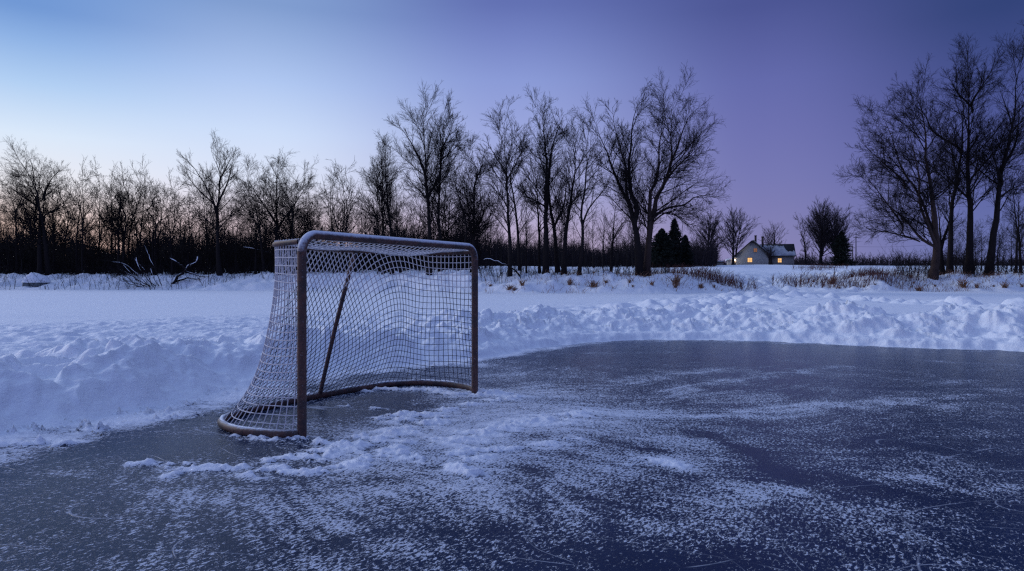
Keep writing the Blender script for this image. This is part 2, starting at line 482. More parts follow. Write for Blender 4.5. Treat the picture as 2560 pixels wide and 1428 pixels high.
def grid_mesh(name, r, th, hf, keep, mat, attr=None):
    X = r[:, None] * np.sin(th)[None, :]; Y = r[:, None] * np.cos(th)[None, :]
    nr, na = X.shape
    i = np.arange(nr - 1)[:, None] * na; j = np.arange(na)[None, :]; j2 = (j + 1) % na
    Q = np.stack(np.broadcast_arrays(i + j, i + na + j, i + na + j2, i + j2), -1)
    k = keep(X, Y)
    XF, YF = X.ravel(), Y.ravel()
    kq = k[:-1] & k[1:] & np.roll(k, -1, 1)[:-1] & np.roll(k, -1, 1)[1:]
    Q = Q[kq][:, ::-1]
    used = np.zeros(nr * na, dtype=bool); used[Q.ravel()] = True
    remap = np.cumsum(used) - 1
    XU, YU = XF[used], YF[used]
    o = mesh_obj(name, np.stack([XU, YU, hf(XU, YU)], -1), remap[Q], mat)
    if attr:
        for nm, fn in attr.items():
            A = fn(XU, YU).astype(np.float32)
            at_ = o.data.attributes.new(nm, 'FLOAT', 'POINT'); at_.data.foreach_set('value', A)
    return o

r, th = polar(2.2, 75, 1.0052, step=.105)
r = np.concatenate([r[r < 3.8], 3.8 * 1.0031 ** np.arange(int(math.log(13.5 / 3.8) / math.log(1.0031))), r[r > 13.55], 75 * 1.02 ** np.arange(1, 60), [300, 380, 500, 700, 1000, 1500, 2500, 4000]])
ground = grid_mesh('snow_ground', r, th, height, lambda X, Y: rink_d(X, Y) > -.75, M['snow'])
tag(ground, kind='structure')

RIDGES = [  # loose snow lying on the ice: polyline in photo pixels, half width (m), height (m)
    ([(330, 1162), (378, 1160)], .03, .022), ([(400, 1164), (560, 1172), (700, 1150), (800, 1128)], .05, .026), ([(425, 1190), (570, 1178)], .035, .018),
    ([(640, 1187), (750, 1166), (850, 1122), (905, 1095)], .06, .034), ([(760, 1182), (880, 1166)], .05, .025),
    ([(672, 1094), (740, 1098), (800, 1108)], .05, .045), ([(590, 1090), (680, 1098)], .03, .018), ([(1140, 984), (1235, 986)], .10, .05), ([(920, 976), (1050, 974), (1180, 985)], .07, .03),
    ([(850, 1012), (960, 1026)], .04, .016), ([(950, 1048), (1010, 1038), (1060, 1040)], .06, .032), ([(1000, 1052), (1180, 1012), (1300, 994)], .06, .028), ([(1100, 1155), (1190, 1192)], .045, .034), ([(1000, 1128), (1100, 1150), (1180, 1140)], .09, .030),
    ([(1180, 1128), (1330, 1120), (1440, 1100)], .05, .02), ([(0, 1105), (90, 1112), (160, 1112)], .06, .04), ([(200, 1080), (330, 1056), (420, 1040)], .05, .03),
    ([(1450, 1040), (1300, 1060), (1150, 1100)], .10, .028), ([(1560, 1148), (1700, 1165)], .06, .012),
    ([(560, 1010), (640, 985), (760, 990)], .10, .03), ([(870, 1120), (1000, 1080), (1100, 1050)], .09, .028), ([(900, 1160), (960, 1130), (1040, 1100)], .05, .024),
]
RIDGES = [([gpx(*p) for p in pl], w * .95, h) for pl, w, h in RIDGES]

ARCS = [  # sweeps of skates: paler (+) and scraped clean (-)
    ([(1500, 1030), (1725, 1042), (1930, 1033), (2136, 1017), (2548, 976)], .12, .22), ([(1683, 976), (1889, 943), (2095, 914)], .14, .24), ([(1745, 1083), (1889, 1136), (1972, 1198)], .10, -.30),
    ([(1951, 1219), (2075, 1256), (2177, 1276)], .10, .26), ([(2260, 1186), (2383, 1219), (2507, 1231)], .10, .24), ([(1889, 1021), (2260, 996)], .08, .2), ([(1560, 955), (1700, 935), (1850, 925)], .16, .26),
    ([(2200, 1100), (2420, 1140), (2600, 1150)], .10, -.25), ([(1640, 1150), (1800, 1190), (1900, 1250)], .08, .2), ([(1300, 1090), (1500, 1100), (1640, 1130)], .06, -.3), ([(2000, 905), (2300, 935), (2560, 990)], .15, .16),
    ([(1900, 885), (2200, 895), (2560, 915)], .12, .16), ([(1400, 885), (1700, 880)], .14, .2), ([(860, 1250), (1100, 1210), (1300, 1230)], .10, .14), ([(1330, 1170), (1500, 1260), (1560, 1400)], .07, -.2),
    ([(300, 1230), (620, 1260), (900, 1330)], .08, .14), ([(60, 1180), (350, 1200), (600, 1230)], .07, .12), ([(700, 1400), (900, 1340), (1250, 1330)], .08, -.18)]
ARCS = [([gpx(*p) for p in pl], w, v) for pl, w, v in ARCS]

def frost(X, Y):
    P0 = (-1.7, 4.5)
    dx = X - P0[0]; dy = Y - P0[1]
    rr = np.hypot(dx, dy); an = np.arctan2(dy, dx)
    wa = .10 * fbm(X * .5, Y * .5, 2, 101)
    st = fbm(an * 13 + wa * 40, rr * .55, 4, 103, .6)           # strokes swept out from the mouth of the goal
    st2 = fbm(X * .9 + .5 * Y, Y * 2.2, 4, 108, .55)
    iso = fbm(X * 2.3, Y * 2.3, 4, 112, .55)
    g = lambda x, y, sx, sy: np.exp(-((X - x) / sx) ** 2 - ((Y - y) / sy) ** 2)
    base = .335 + .05 * sst(4, 2.6, Y) + .24 * g(-.1, 4.35, 1.1, 1.3) + .15 * g(.6, 4.9, 2.2, 1.5) + .05 * g(0, 2.6, 1.6, .9) + .14 * g(-.3, 6.8, 1.0, 1.2)
    base = base - .06 * g(-2.0, 3.7, .75, .75) - .13 * g(4.2, 8.8, 4.5, 1.4) - .30 * g(-.95, 5.1, .42, .62) - .10 * g(2.2, 2.6, 1.3, .6) - .14 * g(.35, 2.1, .5, .4)
    st3 = fbm(an * 44 + wa * 60 + st * .6, rr * .7, 3, 105, .6)
    out = base + .07 * st + .08 * st3 + .07 * st2 + .07 * iso
    for pl, w, v in ARCS:
        q = seg_d(X, Y, pl) + .5 * w * fbm(X * 3, Y * 3, 3, 126)
        out = out + .75 * v * np.exp(-(q / w) ** 2) * (.5 + sst(-.5, .4, fbm(X * 4, Y * 4, 2, 128)) * .7)
    dd = rink_d(X, Y)
    out = out + .62 * sst(-.6, .05, dd + .28 * fbm(X * 1.8, Y * 1.8, 4, 120)) * (1 - .6 * sst(0, 2, X))
    gate = sst(-.25, .4, fbm(X * 4 + Y * 2, Y * 8, 4, 127, .6))
    for pl, w, h in RIDGES:
        q = seg_d(X, Y, pl)
        q = q + .5 * w * fbm(X * 9, Y * 9, 3, 125)
        out = out + .8 * np.exp(-(q / w) ** 2) * gate + .14 * np.exp(-(q / (w * 2.4)) ** 2) * (.3 + gate)
    return np.clip(out, 0, 1.15)

def ice_z(X, Y):
    z = np.zeros_like(X)
    lum = fbm(X * 14, Y * 14, 3, 130)
    cl = clods(X * 13 + Y * 4, Y * 21, 4, .2, .6) * .6 + clods(X * 34, Y * 38, 9, .2, .6) * .5
    gate = sst(-.25, .4, fbm(X * 4 + Y * 2, Y * 8, 4, 127, .6))
    for pl, w, h in RIDGES:
        q = seg_d(X, Y, pl) + .45 * w * fbm(X * 9, Y * 9, 3, 125)
        z = np.maximum(z, h * np.exp(-(q / w) ** 2) * (.40 + .55 * lum + 1.0 * cl) * gate)
    dd = rink_d(X, Y) + .17 * fbm(X * 1.1, Y * 1.1, 3, 1)
    z = z + .075 * (1 - .9 * sst(-1.2, .4, X)) * sst(-.75, .05, dd) * np.clip(cl - .18, 0, 1) * sst(-.25, .35, fbm(X * 2.5, Y * 2.5, 3, 133)) * 2.0
    f = frost(X, Y)
    z = z + .006 * sst(.55, 1.0, f) * (1 + fbm(X * 30, Y * 30, 2, 140))
    return z + .0015

r, th = polar(1.2, 13.5, 1.0034, step=.115)
ice = grid_mesh('rink_ice', np.concatenate([[.02, .5, .9], r]), th, ice_z, lambda X, Y: rink_d(X, Y) < .55, M['ice'], {'frost': frost})
tag(ice, kind='structure')

# ------------------------------------------------------------------ hockey goal
GO = (-1.28, 4.022, 0.0)
goal = empty('hockey_goal', GO, math.atan2(.8537, .5205))
tag(goal, 'old rusty hockey goal with a frosted net standing on the frozen rink', 'hockey goal')
W, HC, RP = 1.852, 1.241, .0278

def one_tube(path, rad, sides=20, ref=None, cap=True):
    P = np.asarray(path)[None]; R = np.full(P.shape[:2], rad)
    return tubes(P, R, sides, ref, cap=cap)

for x0 in (0.0, W):
    p = np.array([(x0, 0, z) for z in np.linspace(-.01, HC - .11, 24)])
    mesh_obj('goal_post', *one_tube(p, RP, 22, (0, 1, 0))[:2], M['steel'], goal)
cb = []
for a in np.linspace(0, PI / 2, 12): cb.append((.11 - .11 * math.cos(a), 0, HC - .11 + .11 * math.sin(a)))
for a in np.linspace(0, 1, 22)[1:-1]: cb.append((.11 + a * (W - .22), 0, HC))
for a in np.linspace(PI / 2, 0, 12): cb.append((W - .11 + .11 * math.cos(a), 0, HC - .11 + .11 * math.sin(a)))
mesh_obj('crossbar', *one_tube(cb, RP + .0004, 22, (0, 1, 0))[:2], M['steel_frost'], goal)

BASE = [(0, .0), (-.085, .11), (-.150, .374), (-.10, .62), (.01, .775), (.2, .865), (.427, .90), (.926, .935), (1.42, .90), (1.65, .86), (1.84, .765), (1.95, .62), (2.0, .374), (1.937, .11), (W, 0)]
TOP = [(0, 0), (.02, .13), (.07, .32), (.17, .42), (.4, .45), (.926, .47), (1.45, .45), (1.68, .42), (1.78, .32), (1.832, .13), (W, 0)]
basep = catmull(BASE, 161); topp = catmull(TOP, 161)
bp3 = np.c_[basep, np.full(161, .026)]
V, Q, T = one_tube(bp3[1:-1], .026, 16, (0, 0, 1))
base_frame = mesh_obj('base_frame', V, Q, M['steel_bare'], goal)
tp3 = np.c_[topp, np.full(161, HC - .045)]
tp3[:, 2] -= .01 * np.sin(np.linspace(0, PI, 161))
V, Q, T = one_tube(tp3[2:-2], .0175, 14, (0, 0, 1))
mesh_obj('top_shelf_bar', V, Q, M['steel_bare'], goal)
V, Q, T = one_tube(catmull([(.926, .47, HC - .05), (.95, .70, .62), (.985, .925, .03)], 24), .0165, 14, (1, 0, 0))
mesh_obj('centre_support', V, Q, M['steel_bare'], goal)

# snow lying on the base tube
def snow_cap(path, w, hgt_, seed, sides=10):
    path = np.asarray(path); n = len(path)
    s = np.linspace(0, 1, n)
    rs = np.random.RandomState(seed)
    rad = w * (.75 + .45 * np.abs(perlin(s * n * .23 + seed, s * 0 + .3, 3)) + .2 * rs.rand(n)) * (.25 + .9 * sst(-.45, .2, perlin(s * n * .11 + seed * 3, s * 0 + .7, 6))) * np.minimum(1, np.minimum(s, 1 - s) * 9 + .05)
    V, Q, T = tubes(path[None], rad[None], sides, (0, 0, 1))
    c = np.repeat(path, sides, axis=0)
    V[:, 2] = c[:, 2] + (V[:, 2] - c[:, 2]) * np.where(V[:, 2] > c[:, 2], hgt_ / w, .25)
    return V, Q
V, Q = snow_cap(bp3[6:62] + np.array([0, 0, .022]), .010, .007, 4)
mesh_obj('snow_cap', V, Q, M['snow'], base_frame)
V, Q = snow_cap(bp3[78:150] + np.array([0, 0, .022]), .013, .009, 9)
mesh_obj('snow_cap', V, Q, M['snow'], base_frame)

# net
SL = 3.45
HN = HC - .055
m_s = np.linspace(0, SL, 161)
m_b = lambda s: .56 * (sst(.55, 1.05, s) - sst(1.55, 2.95, s))
T2s = np.linspace(0, SL, 800)
sl2 = .80 * (sst(.55, 1.0, T2s) - sst(1.35, 2.55, T2s)) - .16 * (sst(2.3, 2.6, T2s) - sst(2.7, 3.0, T2s))
T2v = np.concatenate([[0], np.cumsum((sl2[1:] + sl2[:-1]) / 2 * np.diff(T2s))])

def net_pt(s, h):
    k = np.clip(s / SL, 0, 1) * 160
    t = np.clip(1 - h / HN, 0, 1)
    e = .93 * t ** 3.3 + .07 * t
    tu = np.interp(k, np.arange(161), topp[:, 0]); tv = np.interp(k, np.arange(161), topp[:, 1])
    bu = np.interp(k, np.arange(161), basep[:, 0]); bv = np.interp(k, np.arange(161), basep[:, 1])
    u = tu + (bu - tu) * e; v = tv + (bv - tv) * e
    env = np.exp(-((s - 2.1) / .62) ** 2) * np.sin(np.clip(h / HN, 0, 1) * PI)
    v = v - env * .075 + .012 * np.sin(s * 9 + h * 5) * np.sin(np.clip(h / HN, 0, 1) * PI)
    u = u + .012 * np.sin(h * 7 + s * 3) * np.sin(np.clip(s / SL, 0, 1) * PI)
    z = .03 + h + .010 * np.sin(s * 8 + h * 4) * np.sin(np.clip(h / HN, 0, 1) * PI)
    return np.stack([u, v, z], -1)

lines, rime = [], []
c = .0510
hs = np.linspace(0, HN, 56)
sg = np.linspace(0, SL, 700)
for k in np.arange(-20, 100) * c:
    A = sg[None, :] + m_b(sg)[None, :] * (hs[:, None] - .55)
    s = np.array([np.interp(k, A[i], sg, left=-1, right=-1) for i in range(len(hs))])
    ok = s >= 0
    if ok.sum() < 6: continue
    i = np.flatnonzero(ok)
    lines.append((s[i], hs[i]))
for k in np.arange(-40, 60) * c:
    h = k + np.interp(sg, T2s, T2v)
    ok = (h >= 0) & (h <= HN)
    i = np.flatnonzero(ok)
    if len(i) < 8: continue
    for grp in np.split(i, np.flatnonzero(np.diff(i) > 1) + 1):
        if len(grp) > 8: lines.append((sg[grp], h[grp]))
mb = MB(); cord_tones = []
rs = np.random.RandomState(5)
for s, h in lines:
    n = 64
    q = np.linspace(0, 1, n); o = np.linspace(0, 1, len(s))
    s = np.interp(q, o, s); h = np.interp(q, o, h)
    s = s + .004 * perlin(h * 5 + rs.rand() * 90, s * 5, 7)
    P = net_pt(s, h)
    side = 1 - sst(.55, 1.0, s)                               # left outer panel
    f = np.clip(.95 * side + .95 * sst(.80, .95, h + .08 * perlin(s * 3, h * 3, 4)) + .2 * sst(2.6, 3.2, s), 0, 1)  # frost on the left panel, just a paler tone on the upper back
    R = .0022 + .0012 * f
    V, Q, T = tubes(P[None], R[None], 5)
    mb.add(V, Q); cord_tones.append(np.repeat(f, 5))
net = mb.build('net', M['cord'], goal)
a_ = net.data.attributes.new('rime', 'FLOAT', 'POINT'); a_.data.foreach_set('value', np.concatenate(cord_tones).astype(np.float32))

mb = MB()
vs = lambda u: np.interp(u, topp[:, 0], topp[:, 1])
def top_pt(u, w):
    sag = .055 * np.sin(w * PI) * np.sin(np.clip(u / W, 0, 1) * PI) ** .7 * (1 + .3 * np.sin(u * 6))
    return np.stack([u, w * vs(u), HC - .01 - .03 * w - sag], -1)
for u in np.arange(.05, W - .02, .05):
    w = np.linspace(0.02, 1, 16)
    mb.add(*tubes(top_pt(u + .02 * w * np.sin(u * 4), w)[None], np.full((1, 16), .0031), 5)[:2])
for w in np.arange(.1, 1.01, .1):
    u = np.linspace(.03, W - .03, 70)
    mb.add(*tubes(top_pt(u, w + 0 * u)[None], np.full((1, 70), .0031), 5)[:2])
tn = mb.build('top_net', M['cord'], goal)
a_ = tn.data.attributes.new('rime', 'FLOAT', 'POINT'); a_.data.foreach_set('value', np.ones(len(tn.data.vertices), dtype=np.float32))

# lacing that ties the net to the posts
for x0, sg_ in ((0, 1), (W, -1)):
    n = 700
    z = np.linspace(.06, HC - .12, n); a = z / .055 * 2 * PI
    P = np.stack([x0 + (RP + .004) * np.cos(a) * 0 + sg_ * .0 + .012 * np.cos(a), .030 + .014 * np.sin(a), z], -1)
    o = mesh_obj('lacing', *tubes(P[None], np.full((1, n), .0026), 5, (0, 0, 1))[:2], M['cord'], goal)
    a_ = o.data.attributes.new('rime', 'FLOAT', 'POINT'); a_.data.foreach_set('value', np.full(len(o.data.vertices), .75, dtype=np.float32))

# ------------------------------------------------------------------ trees
def kids(P, R, L, n, t0, t1, ang, sd, ratio, rt, up, curve, nz, npts, rmin, rtip, rs, rr=.65):
    B, Np, _ = P.shape
    t = t0 + (t1 - t0) * (np.arange(n)[None, :] + rs.rand(B, n)) / n
    x = t * (Np - 1); i = np.minimum(x.astype(int), Np - 2); f = (x - i)[..., None]
    bi = np.arange(B)[:, None]
    pos = P[bi, i] * (1 - f) + P[bi, i + 1] * f
    tan = nrm(P[bi, i + 1] - P[bi, i])
    rp = R[bi, i] * (1 - f[..., 0]) + R[bi, i + 1] * f[..., 0]
    Lc = L[:, None] * ratio * (1 - rt * t) * (.55 + .8 * rs.rand(B, n))
    perp = nrm(np.cross(tan, rs.randn(B, n, 3)))
    a = np.radians(ang + sd * rs.randn(B, n))[..., None]
    d = nrm(tan * np.cos(a) + perp * np.sin(a) + np.array([0, 0, up]))
    pts = [pos]; seg = (Lc / (npts - 1))[..., None]
    for k in range(npts - 1):
        pts.append(pts[-1] + d * seg)
        d = nrm(d + np.array([0, 0, curve]) + nz * rs.randn(B, n, 3))
    Pc = np.stack(pts, 2).reshape(B * n, npts, 3)
    r0 = np.clip(np.minimum(rp * rr, Lc * .0125), rmin, None).reshape(-1, 1)
    q = np.linspace(0, 1, npts)[None, :]
    Rc = np.maximum(r0 * (1 - q) + np.minimum(rtip, r0) * q, 0)
    return Pc, Rc, Lc.reshape(-1)

KINDS = {
    'upright': dict(n=(27, 12, 8, 3), a=(42, 36, 34, 34), ratio=(.33, .50, .56, .55), rt=(.58, .45, .4, .2), up=(.14, .10, .08, .06), cv=(.03, .03, .025, .02), nz=(.05, .055, .065, .08)),
    'vase':    dict(n=(18, 10, 7, 3), a=(36, 34, 34, 34), ratio=(.32, .50, .56, .55), rt=(.48, .45, .4, .2), up=(.18, .12, .10, .06), cv=(.03, .03, .025, .02), nz=(.05, .055, .065, .08)),
    'spread':  dict(n=(26, 12, 8, 3), a=(47, 40, 36, 36), ratio=(.33, .50, .56, .55), rt=(.38, .40, .4, .2), up=(.08, .07, .05, .04), cv=(.025, .025, .02, .02), nz=(.055, .06, .07, .09)),
    'thin':    dict(n=(20, 9, 6, 3), a=(46, 38, 36, 36), ratio=(.29, .48, .56, .55), rt=(.45, .45, .4, .2), up=(.12, .10, .08, .06), cv=(.035, .03, .03, .03), nz=(.055, .06, .07, .09)),
    'round':   dict(n=(44, 10, 6, 3), a=(42, 24, 24, 26), ratio=(.58, .40, .50, .5), rt=(.60, .45, .3, .2), up=(.08, .10, .06, .05), cv=(.02, .02, .02, .02), nz=(.02, .03, .05, .08)),
}

def make_tree(stems, kind, seed, rtip=.0050, thick=1.0, nmul=1.0, levels=4, ground_t=.24, lmin=.20, twig='twig', bark='bark', t0f=None):
    """stems: list of (points (k,3) local, base radius, from_ground). returns trunk mesh data, crown mesh data"""
    rs = np.random.RandomState(seed)
    K = KINDS[kind]
    tr, cr = MB(), MB()
    P0 = np.stack([catmull(p, 16) for p, rb, g in stems])
    rb = np.array([s[1] for s in stems])
    L0 = np.linalg.norm(np.diff(P0, axis=1), axis=2).sum(1)
    q = np.linspace(0, 1, 16)[None]
    R0 = rb[:, None] * (1 - q) ** 1.25 * .97 + .008
    g = np.array([bool(s[2]) for s in stems])
    R0[~g, 0] *= .45; R0[~g, 1] *= .9; R0[g, 0] *= 1.35; R0[g, 1] *= 1.04
    wig = .006 * L0[:, None, None] * rs.randn(len(stems), 16, 3) * np.sin(q * PI)[..., None] * .35
    P0 = P0 + wig
    tr.add(*tubes(P0, R0, 9)[:2])
    t0s = np.where(g, ground_t if t0f is None else t0f, .10)
    # limbs, stem by stem because they start at different heights
    Ps, Rs, Ls = [], [], []
    Lmax = L0.max()
    for b in range(len(stems)):
        n1 = max(4, int(K['n'][0] * nmul * (.45 + .55 * L0[b] / Lmax) + .5))
        p, r_, l = kids(P0[b:b + 1], R0[b:b + 1], np.array([max(L0[b], .5 * Lmax)]), n1, t0s[b], 1.0, K['a'][0], 10, K['ratio'][0], K['rt'][0], K['up'][0], K['cv'][0], K['nz'][0], 8, .010, rtip * 1.3, rs)
        Ps.append(p); Rs.append(r_); Ls.append(l)
    P, R, L = np.concatenate(Ps), np.concatenate(Rs), np.concatenate(Ls)
    cr.add(*tubes(P, R * thick, 5)[:2])
    # the leading ends of the stems carry on as branches too
    for lv in range(1, levels):
        n = max(2, int(K['n'][lv] * (nmul if lv < 3 else 1) + .5))
        npts = (8, 6, 5, 4)[lv]
        sides = (5, 4, 3, 3)[lv]
        P, R, L = kids(P, R, L, n, .16, 1.0, K['a'][lv], 13, K['ratio'][lv], K['rt'][lv], K['up'][lv], K['cv'][lv], K['nz'][lv], npts, rtip * (1.4, 1.4, 1.15, 1.0)[lv], rtip * (1, .95, .8, .6)[lv], rs)
        kp = L > lmin * (.6 + .8 * rs.rand(len(L))) * (1.5, 1.5, 1.2, .8)[lv]
        P, R, L = P[kp], R[kp], L[kp]
        cr.add(*tubes(P, R * thick, sides)[:2])
    return tr, cr

def tree_thing(name, tr, cr, loc, label, cat='tree', group=None, bark='bark', twig='twig', rz=0.0):
    e = empty(name, loc, rz)
    tag(e, label, cat, group)
    tr.build('trunk', M[bark], e)
    cr.build('crown', M[twig], e)
    return e

def copy_thing(e, loc, rz, sc, label, group=None):
    c = e.copy(); COL.objects.link(c)
    c.location = loc; c.rotation_euler = (0, 0, rz); c.scale = sc
    c['label'] = label
    if group: c['group'] = group
    for ch in e.children:
        d = ch.copy(); COL.objects.link(d); d.parent = c
        for g in ch.children:
            h = g.copy(); COL.objects.link(h); h.parent = d
    return c

def traced(name, label, kind, D, stems, seed, group, **kw):
    """stems: list of (pixel polyline, base width in px). The first one stands on the ground; 'g' marks others that do."""
    rs = np.random.RandomState(seed + 900)
    bx = at(*stems[0][0][0], D)
    gz = hgt(bx[0], bx[1])
    loc = np.array([bx[0], bx[1], gz])
    out = []
    dense = [catmull(np.array(st[0], float), 60) for st in stems]
    for k, st in enumerate(stems):
        pl, wpx = st[0], st[1]
        g = (k == 0) or (len(st) > 2)
        if not g:                                                # let a limb grow out of its parent a little below the fork
            par = np.concatenate(dense[:k]); p0 = np.array(pl[0], float)
            near = par[np.argmin(np.hypot(*(par - p0).T))]
            low = par[np.argmin(np.hypot(par[:, 0] - near[0], par[:, 1] - near[1] - 22))]
            pl = [tuple(low), tuple((near + p0) / 2)] + list(pl[1:])
        pts = np.array([at(x, y, D) for x, y in pl]) - loc
        pts[:, 2] *= .905
        n = len(pts)
        dz = np.zeros(n)
        if k: # limbs leave the picture plane as real limbs do
            span = np.linalg.norm(pts[-1] - pts[0])
            dz = np.linspace(0, 1, n) ** 1.2 * rs.uniform(-.35, .35) * span
        else:
            dz = .04 * np.linalg.norm(pts[-1]) * np.sin(np.linspace(0, 3, n) + rs.rand() * 6) * np.linspace(0, 1, n)
        pts[:, 1] += dz
        if g:
            if k: pts[:, 1] += rs.uniform(-.6, .6)
            w = pts[0] + loc
            pts[0, 2] = hgt(w[0], w[1]) - .12 - loc[2]
        out.append((pts, wpx / F * D / 2, g))
    tr, cr = make_tree(out, kind, seed, **kw)
    return tree_thing(name, tr, cr, loc, label, 'tree', group, bark=kw.get('bark', 'bark'), twig=kw.get('twig', 'twig'))

GC = 'tall bare trees on the far shore'
GL = 'bare trees along the left shore'
GR = 'tall bare trees on the right bank'
# --- centre clump
traced('bare_tree', 'big bare tree forking low into three tall limbs, beside the clump by the spruces', 'upright', 42.5, [
    ([(1600, 688), (1593, 599), (1586, 544), (1576, 493), (1560, 460), (1545, 428), (1531, 384), (1518, 340), (1500, 300), (1492, 262)], 21),
    ([(1589, 537), (1592, 508), (1577, 468), (1571, 428), (1569, 377), (1573, 326), (1576, 271), (1587, 227), (1589, 215)], 15),
    ([(1567, 464), (1562, 435), (1560, 398), (1538, 326), (1527, 289), (1520, 245)], 8)], 21, GC)
traced('bare_tree', 'broad bare tree with a long low limb reaching right towards the farmhouse', 'spread', 43.0, [
    ([(1615, 688), (1624, 573), (1633, 515), (1644, 468), (1662, 431), (1673, 384), (1678, 344), (1673, 307), (1678, 253), (1673, 225)], 20),
    ([(1621, 580), (1622, 508), (1622, 464), (1637, 428), (1642, 377), (1640, 333), (1651, 289), (1655, 245)], 14),
    ([(1637, 530), (1669, 502), (1717, 490), (1746, 468), (1785, 459), (1815, 450)], 9),
    ([(1662, 431), (1684, 398), (1713, 366), (1735, 340), (1750, 312)], 8),
    ([(1673, 384), (1688, 344), (1698, 300), (1713, 260), (1722, 248)], 8),
    ([(1633, 544), (1669, 515), (1702, 540), (1730, 568)], 6)], 22, GC, bark='bark_brown')
traced('bare_tree', 'slender pale-stemmed bare tree with an oval crown, behind the snowy leaning log', 'upright', 42.0, [
    ([(1275, 697), (1274, 590), (1271, 518), (1267, 445), (1264, 372), (1262, 317), (1260, 265)], 11),
    ([(1266, 408), (1235, 354), (1216, 322)], 5), ([(1268, 430), (1300, 360), (1310, 320)], 5)], 23, GC)
traced('bare_tree', 'thin bare tree with a leaning trunk, between the oval-crowned tree and the tallest trunk', 'thin', 44.0, [
    ([(1300, 690), (1293, 554), (1284, 474), (1275, 423), (1289, 365), (1293, 300)], 9)], 24, GC)
traced('bare_tree', 'tall straight bare tree with a double top, middle of the clump beyond the goal', 'upright', 43.5, [
    ([(1365, 690), (1364, 554), (1366, 445), (1366, 372), (1360, 299), (1358, 255), (1366, 222)], 17),
    ([(1369, 499), (1371, 427), (1378, 354), (1387, 310), (1404, 262), (1412, 238)], 11),
    ([(1362, 499), (1333, 478), (1292, 461)], 6)], 25, GC)
traced('bare_tree', 'dark bare tree leaning left into the straight double-topped tree beside it', 'thin', 44.5, [
    ([(1395, 690), (1389, 609), (1384, 550), (1374, 500), (1370, 440), (1350, 370), (1335, 320)], 13),
    ([(1387, 554), (1406, 510), (1417, 459), (1420, 408), (1425, 360)], 7)], 26, GC)
traced('bare_tree', 'bare tree with a steeply rising curved trunk, just right of the double-topped tree', 'upright', 43.2, [
    ([(1410, 690), (1413, 590), (1424, 499), (1435, 427), (1438, 372), (1431, 328), (1420, 295)], 14),
    ([(1424, 499), (1450, 462), (1480, 448)], 5)], 27, GC)
traced('bare_tree', 'crooked bare tree with one limb swinging out right at mid height', 'thin', 42.2, [
    ([(1447, 698), (1457, 590), (1453, 518), (1462, 445), (1466, 372), (1468, 317), (1474, 268)], 10),
    ([(1458, 554), (1471, 507), (1497, 470), (1519, 441), (1530, 400)], 6)], 28, GC)
traced('bare_tree', 'short crooked bare tree, lowest of the trees between the crooked one and the big fork', 'thin', 44.0, [
    ([(1527, 688), (1533, 562), (1538, 500), (1544, 476)], 9), ([(1533, 590), (1555, 545), (1580, 520)], 4)], 29, GC)
traced('bare_tree', 'thin bare sapling with a bent top, close left of the straight double-topped tree', 'thin', 45.5, [
    ([(1349, 690), (1347, 547), (1340, 420), (1320, 350)], 8)], 30, GC)
traced('bare_tree', 'small spindly sapling standing right of the leaning thin tree', 'thin', 45.0, [([(1316, 690), (1315, 540), (1318, 470)], 5)], 31, GC)
traced('bare_tree', 'tall bare tree with a wide vase-shaped crown, rising above the crossbar middle', 'upright', 47.0, [
    ([(1073, 692), (1073, 600), (1071, 493), (1066, 431), (1066, 369), (1062, 323), (1060, 262), (1074, 230)], 13),
    ([(1063, 416), (1050, 369), (1028, 323), (1003, 283), (990, 268)], 8),
    ([(1074, 462), (1096, 410), (1099, 323), (1093, 277), (1086, 245)], 8),
    ([(1068, 480), (1035, 440), (1008, 400)], 5)], 32, GC)
traced('bare_tree', 'tall narrow bare tree touching the right side of the vase-crowned tree', 'upright', 48.0, [
    ([(1100, 692), (1100, 604), (1097, 493), (1100, 416), (1103, 354), (1107, 308), (1108, 240)], 11),
    ([(1104, 372), (1128, 350), (1150, 325)], 5), ([(1105, 340), (1125, 290), (1134, 255)], 5)], 33, GC)
traced('bare_tree', 'bare tree of several wavy stems, behind the right end of the crossbar', 'upright', 46.0, [
    ([(1184, 692), (1184, 610), (1185, 493), (1188, 431), (1194, 397), (1178, 369), (1170, 335)], 10),
    ([(1177, 692), (1177, 607), (1171, 524), (1164, 471), (1148, 416), (1140, 380)], 8, 'g'),
    ([(1162, 692), (1162, 607), (1167, 554), (1154, 493), (1142, 447), (1131, 398)], 8, 'g'),
    ([(1188, 561), (1207, 524), (1213, 496), (1235, 481)], 5), ([(1187, 440), (1205, 390), (1212, 345)], 5)], 34, GC)
traced('bare_tree', 'bare tree of three close thin stems, left of the vase-crowned tree', 'upright', 50.0, [
    ([(980, 692), (980, 595), (972, 514), (966, 447), (962, 385), (963, 322)], 11),
    ([(956, 692), (955, 591), (949, 502), (945, 431), (942, 369), (938, 340)], 8, 'g'),
    ([(943, 692), (943, 588), (937, 502), (934, 440), (925, 400)], 6, 'g'),
    ([(970, 500), (945, 455), (925, 420)], 4)], 35, GC)
traced('bare_tree', 'thin bare sapling between the three-stemmed tree and the vase-crowned tree', 'thin', 50.0, [([(1000, 692), (994, 560), (988, 440)], 6)], 36, GC)
traced('bare_tree', 'sparse leaning sapling, right of the dense bushy-crowned tree', 'thin', 55.0, [
    ([(852, 694), (850, 590), (832, 500), (842, 420)], 6), ([(870, 694), (868, 590), (872, 480), (866, 440)], 5, 'g')], 37, GC)
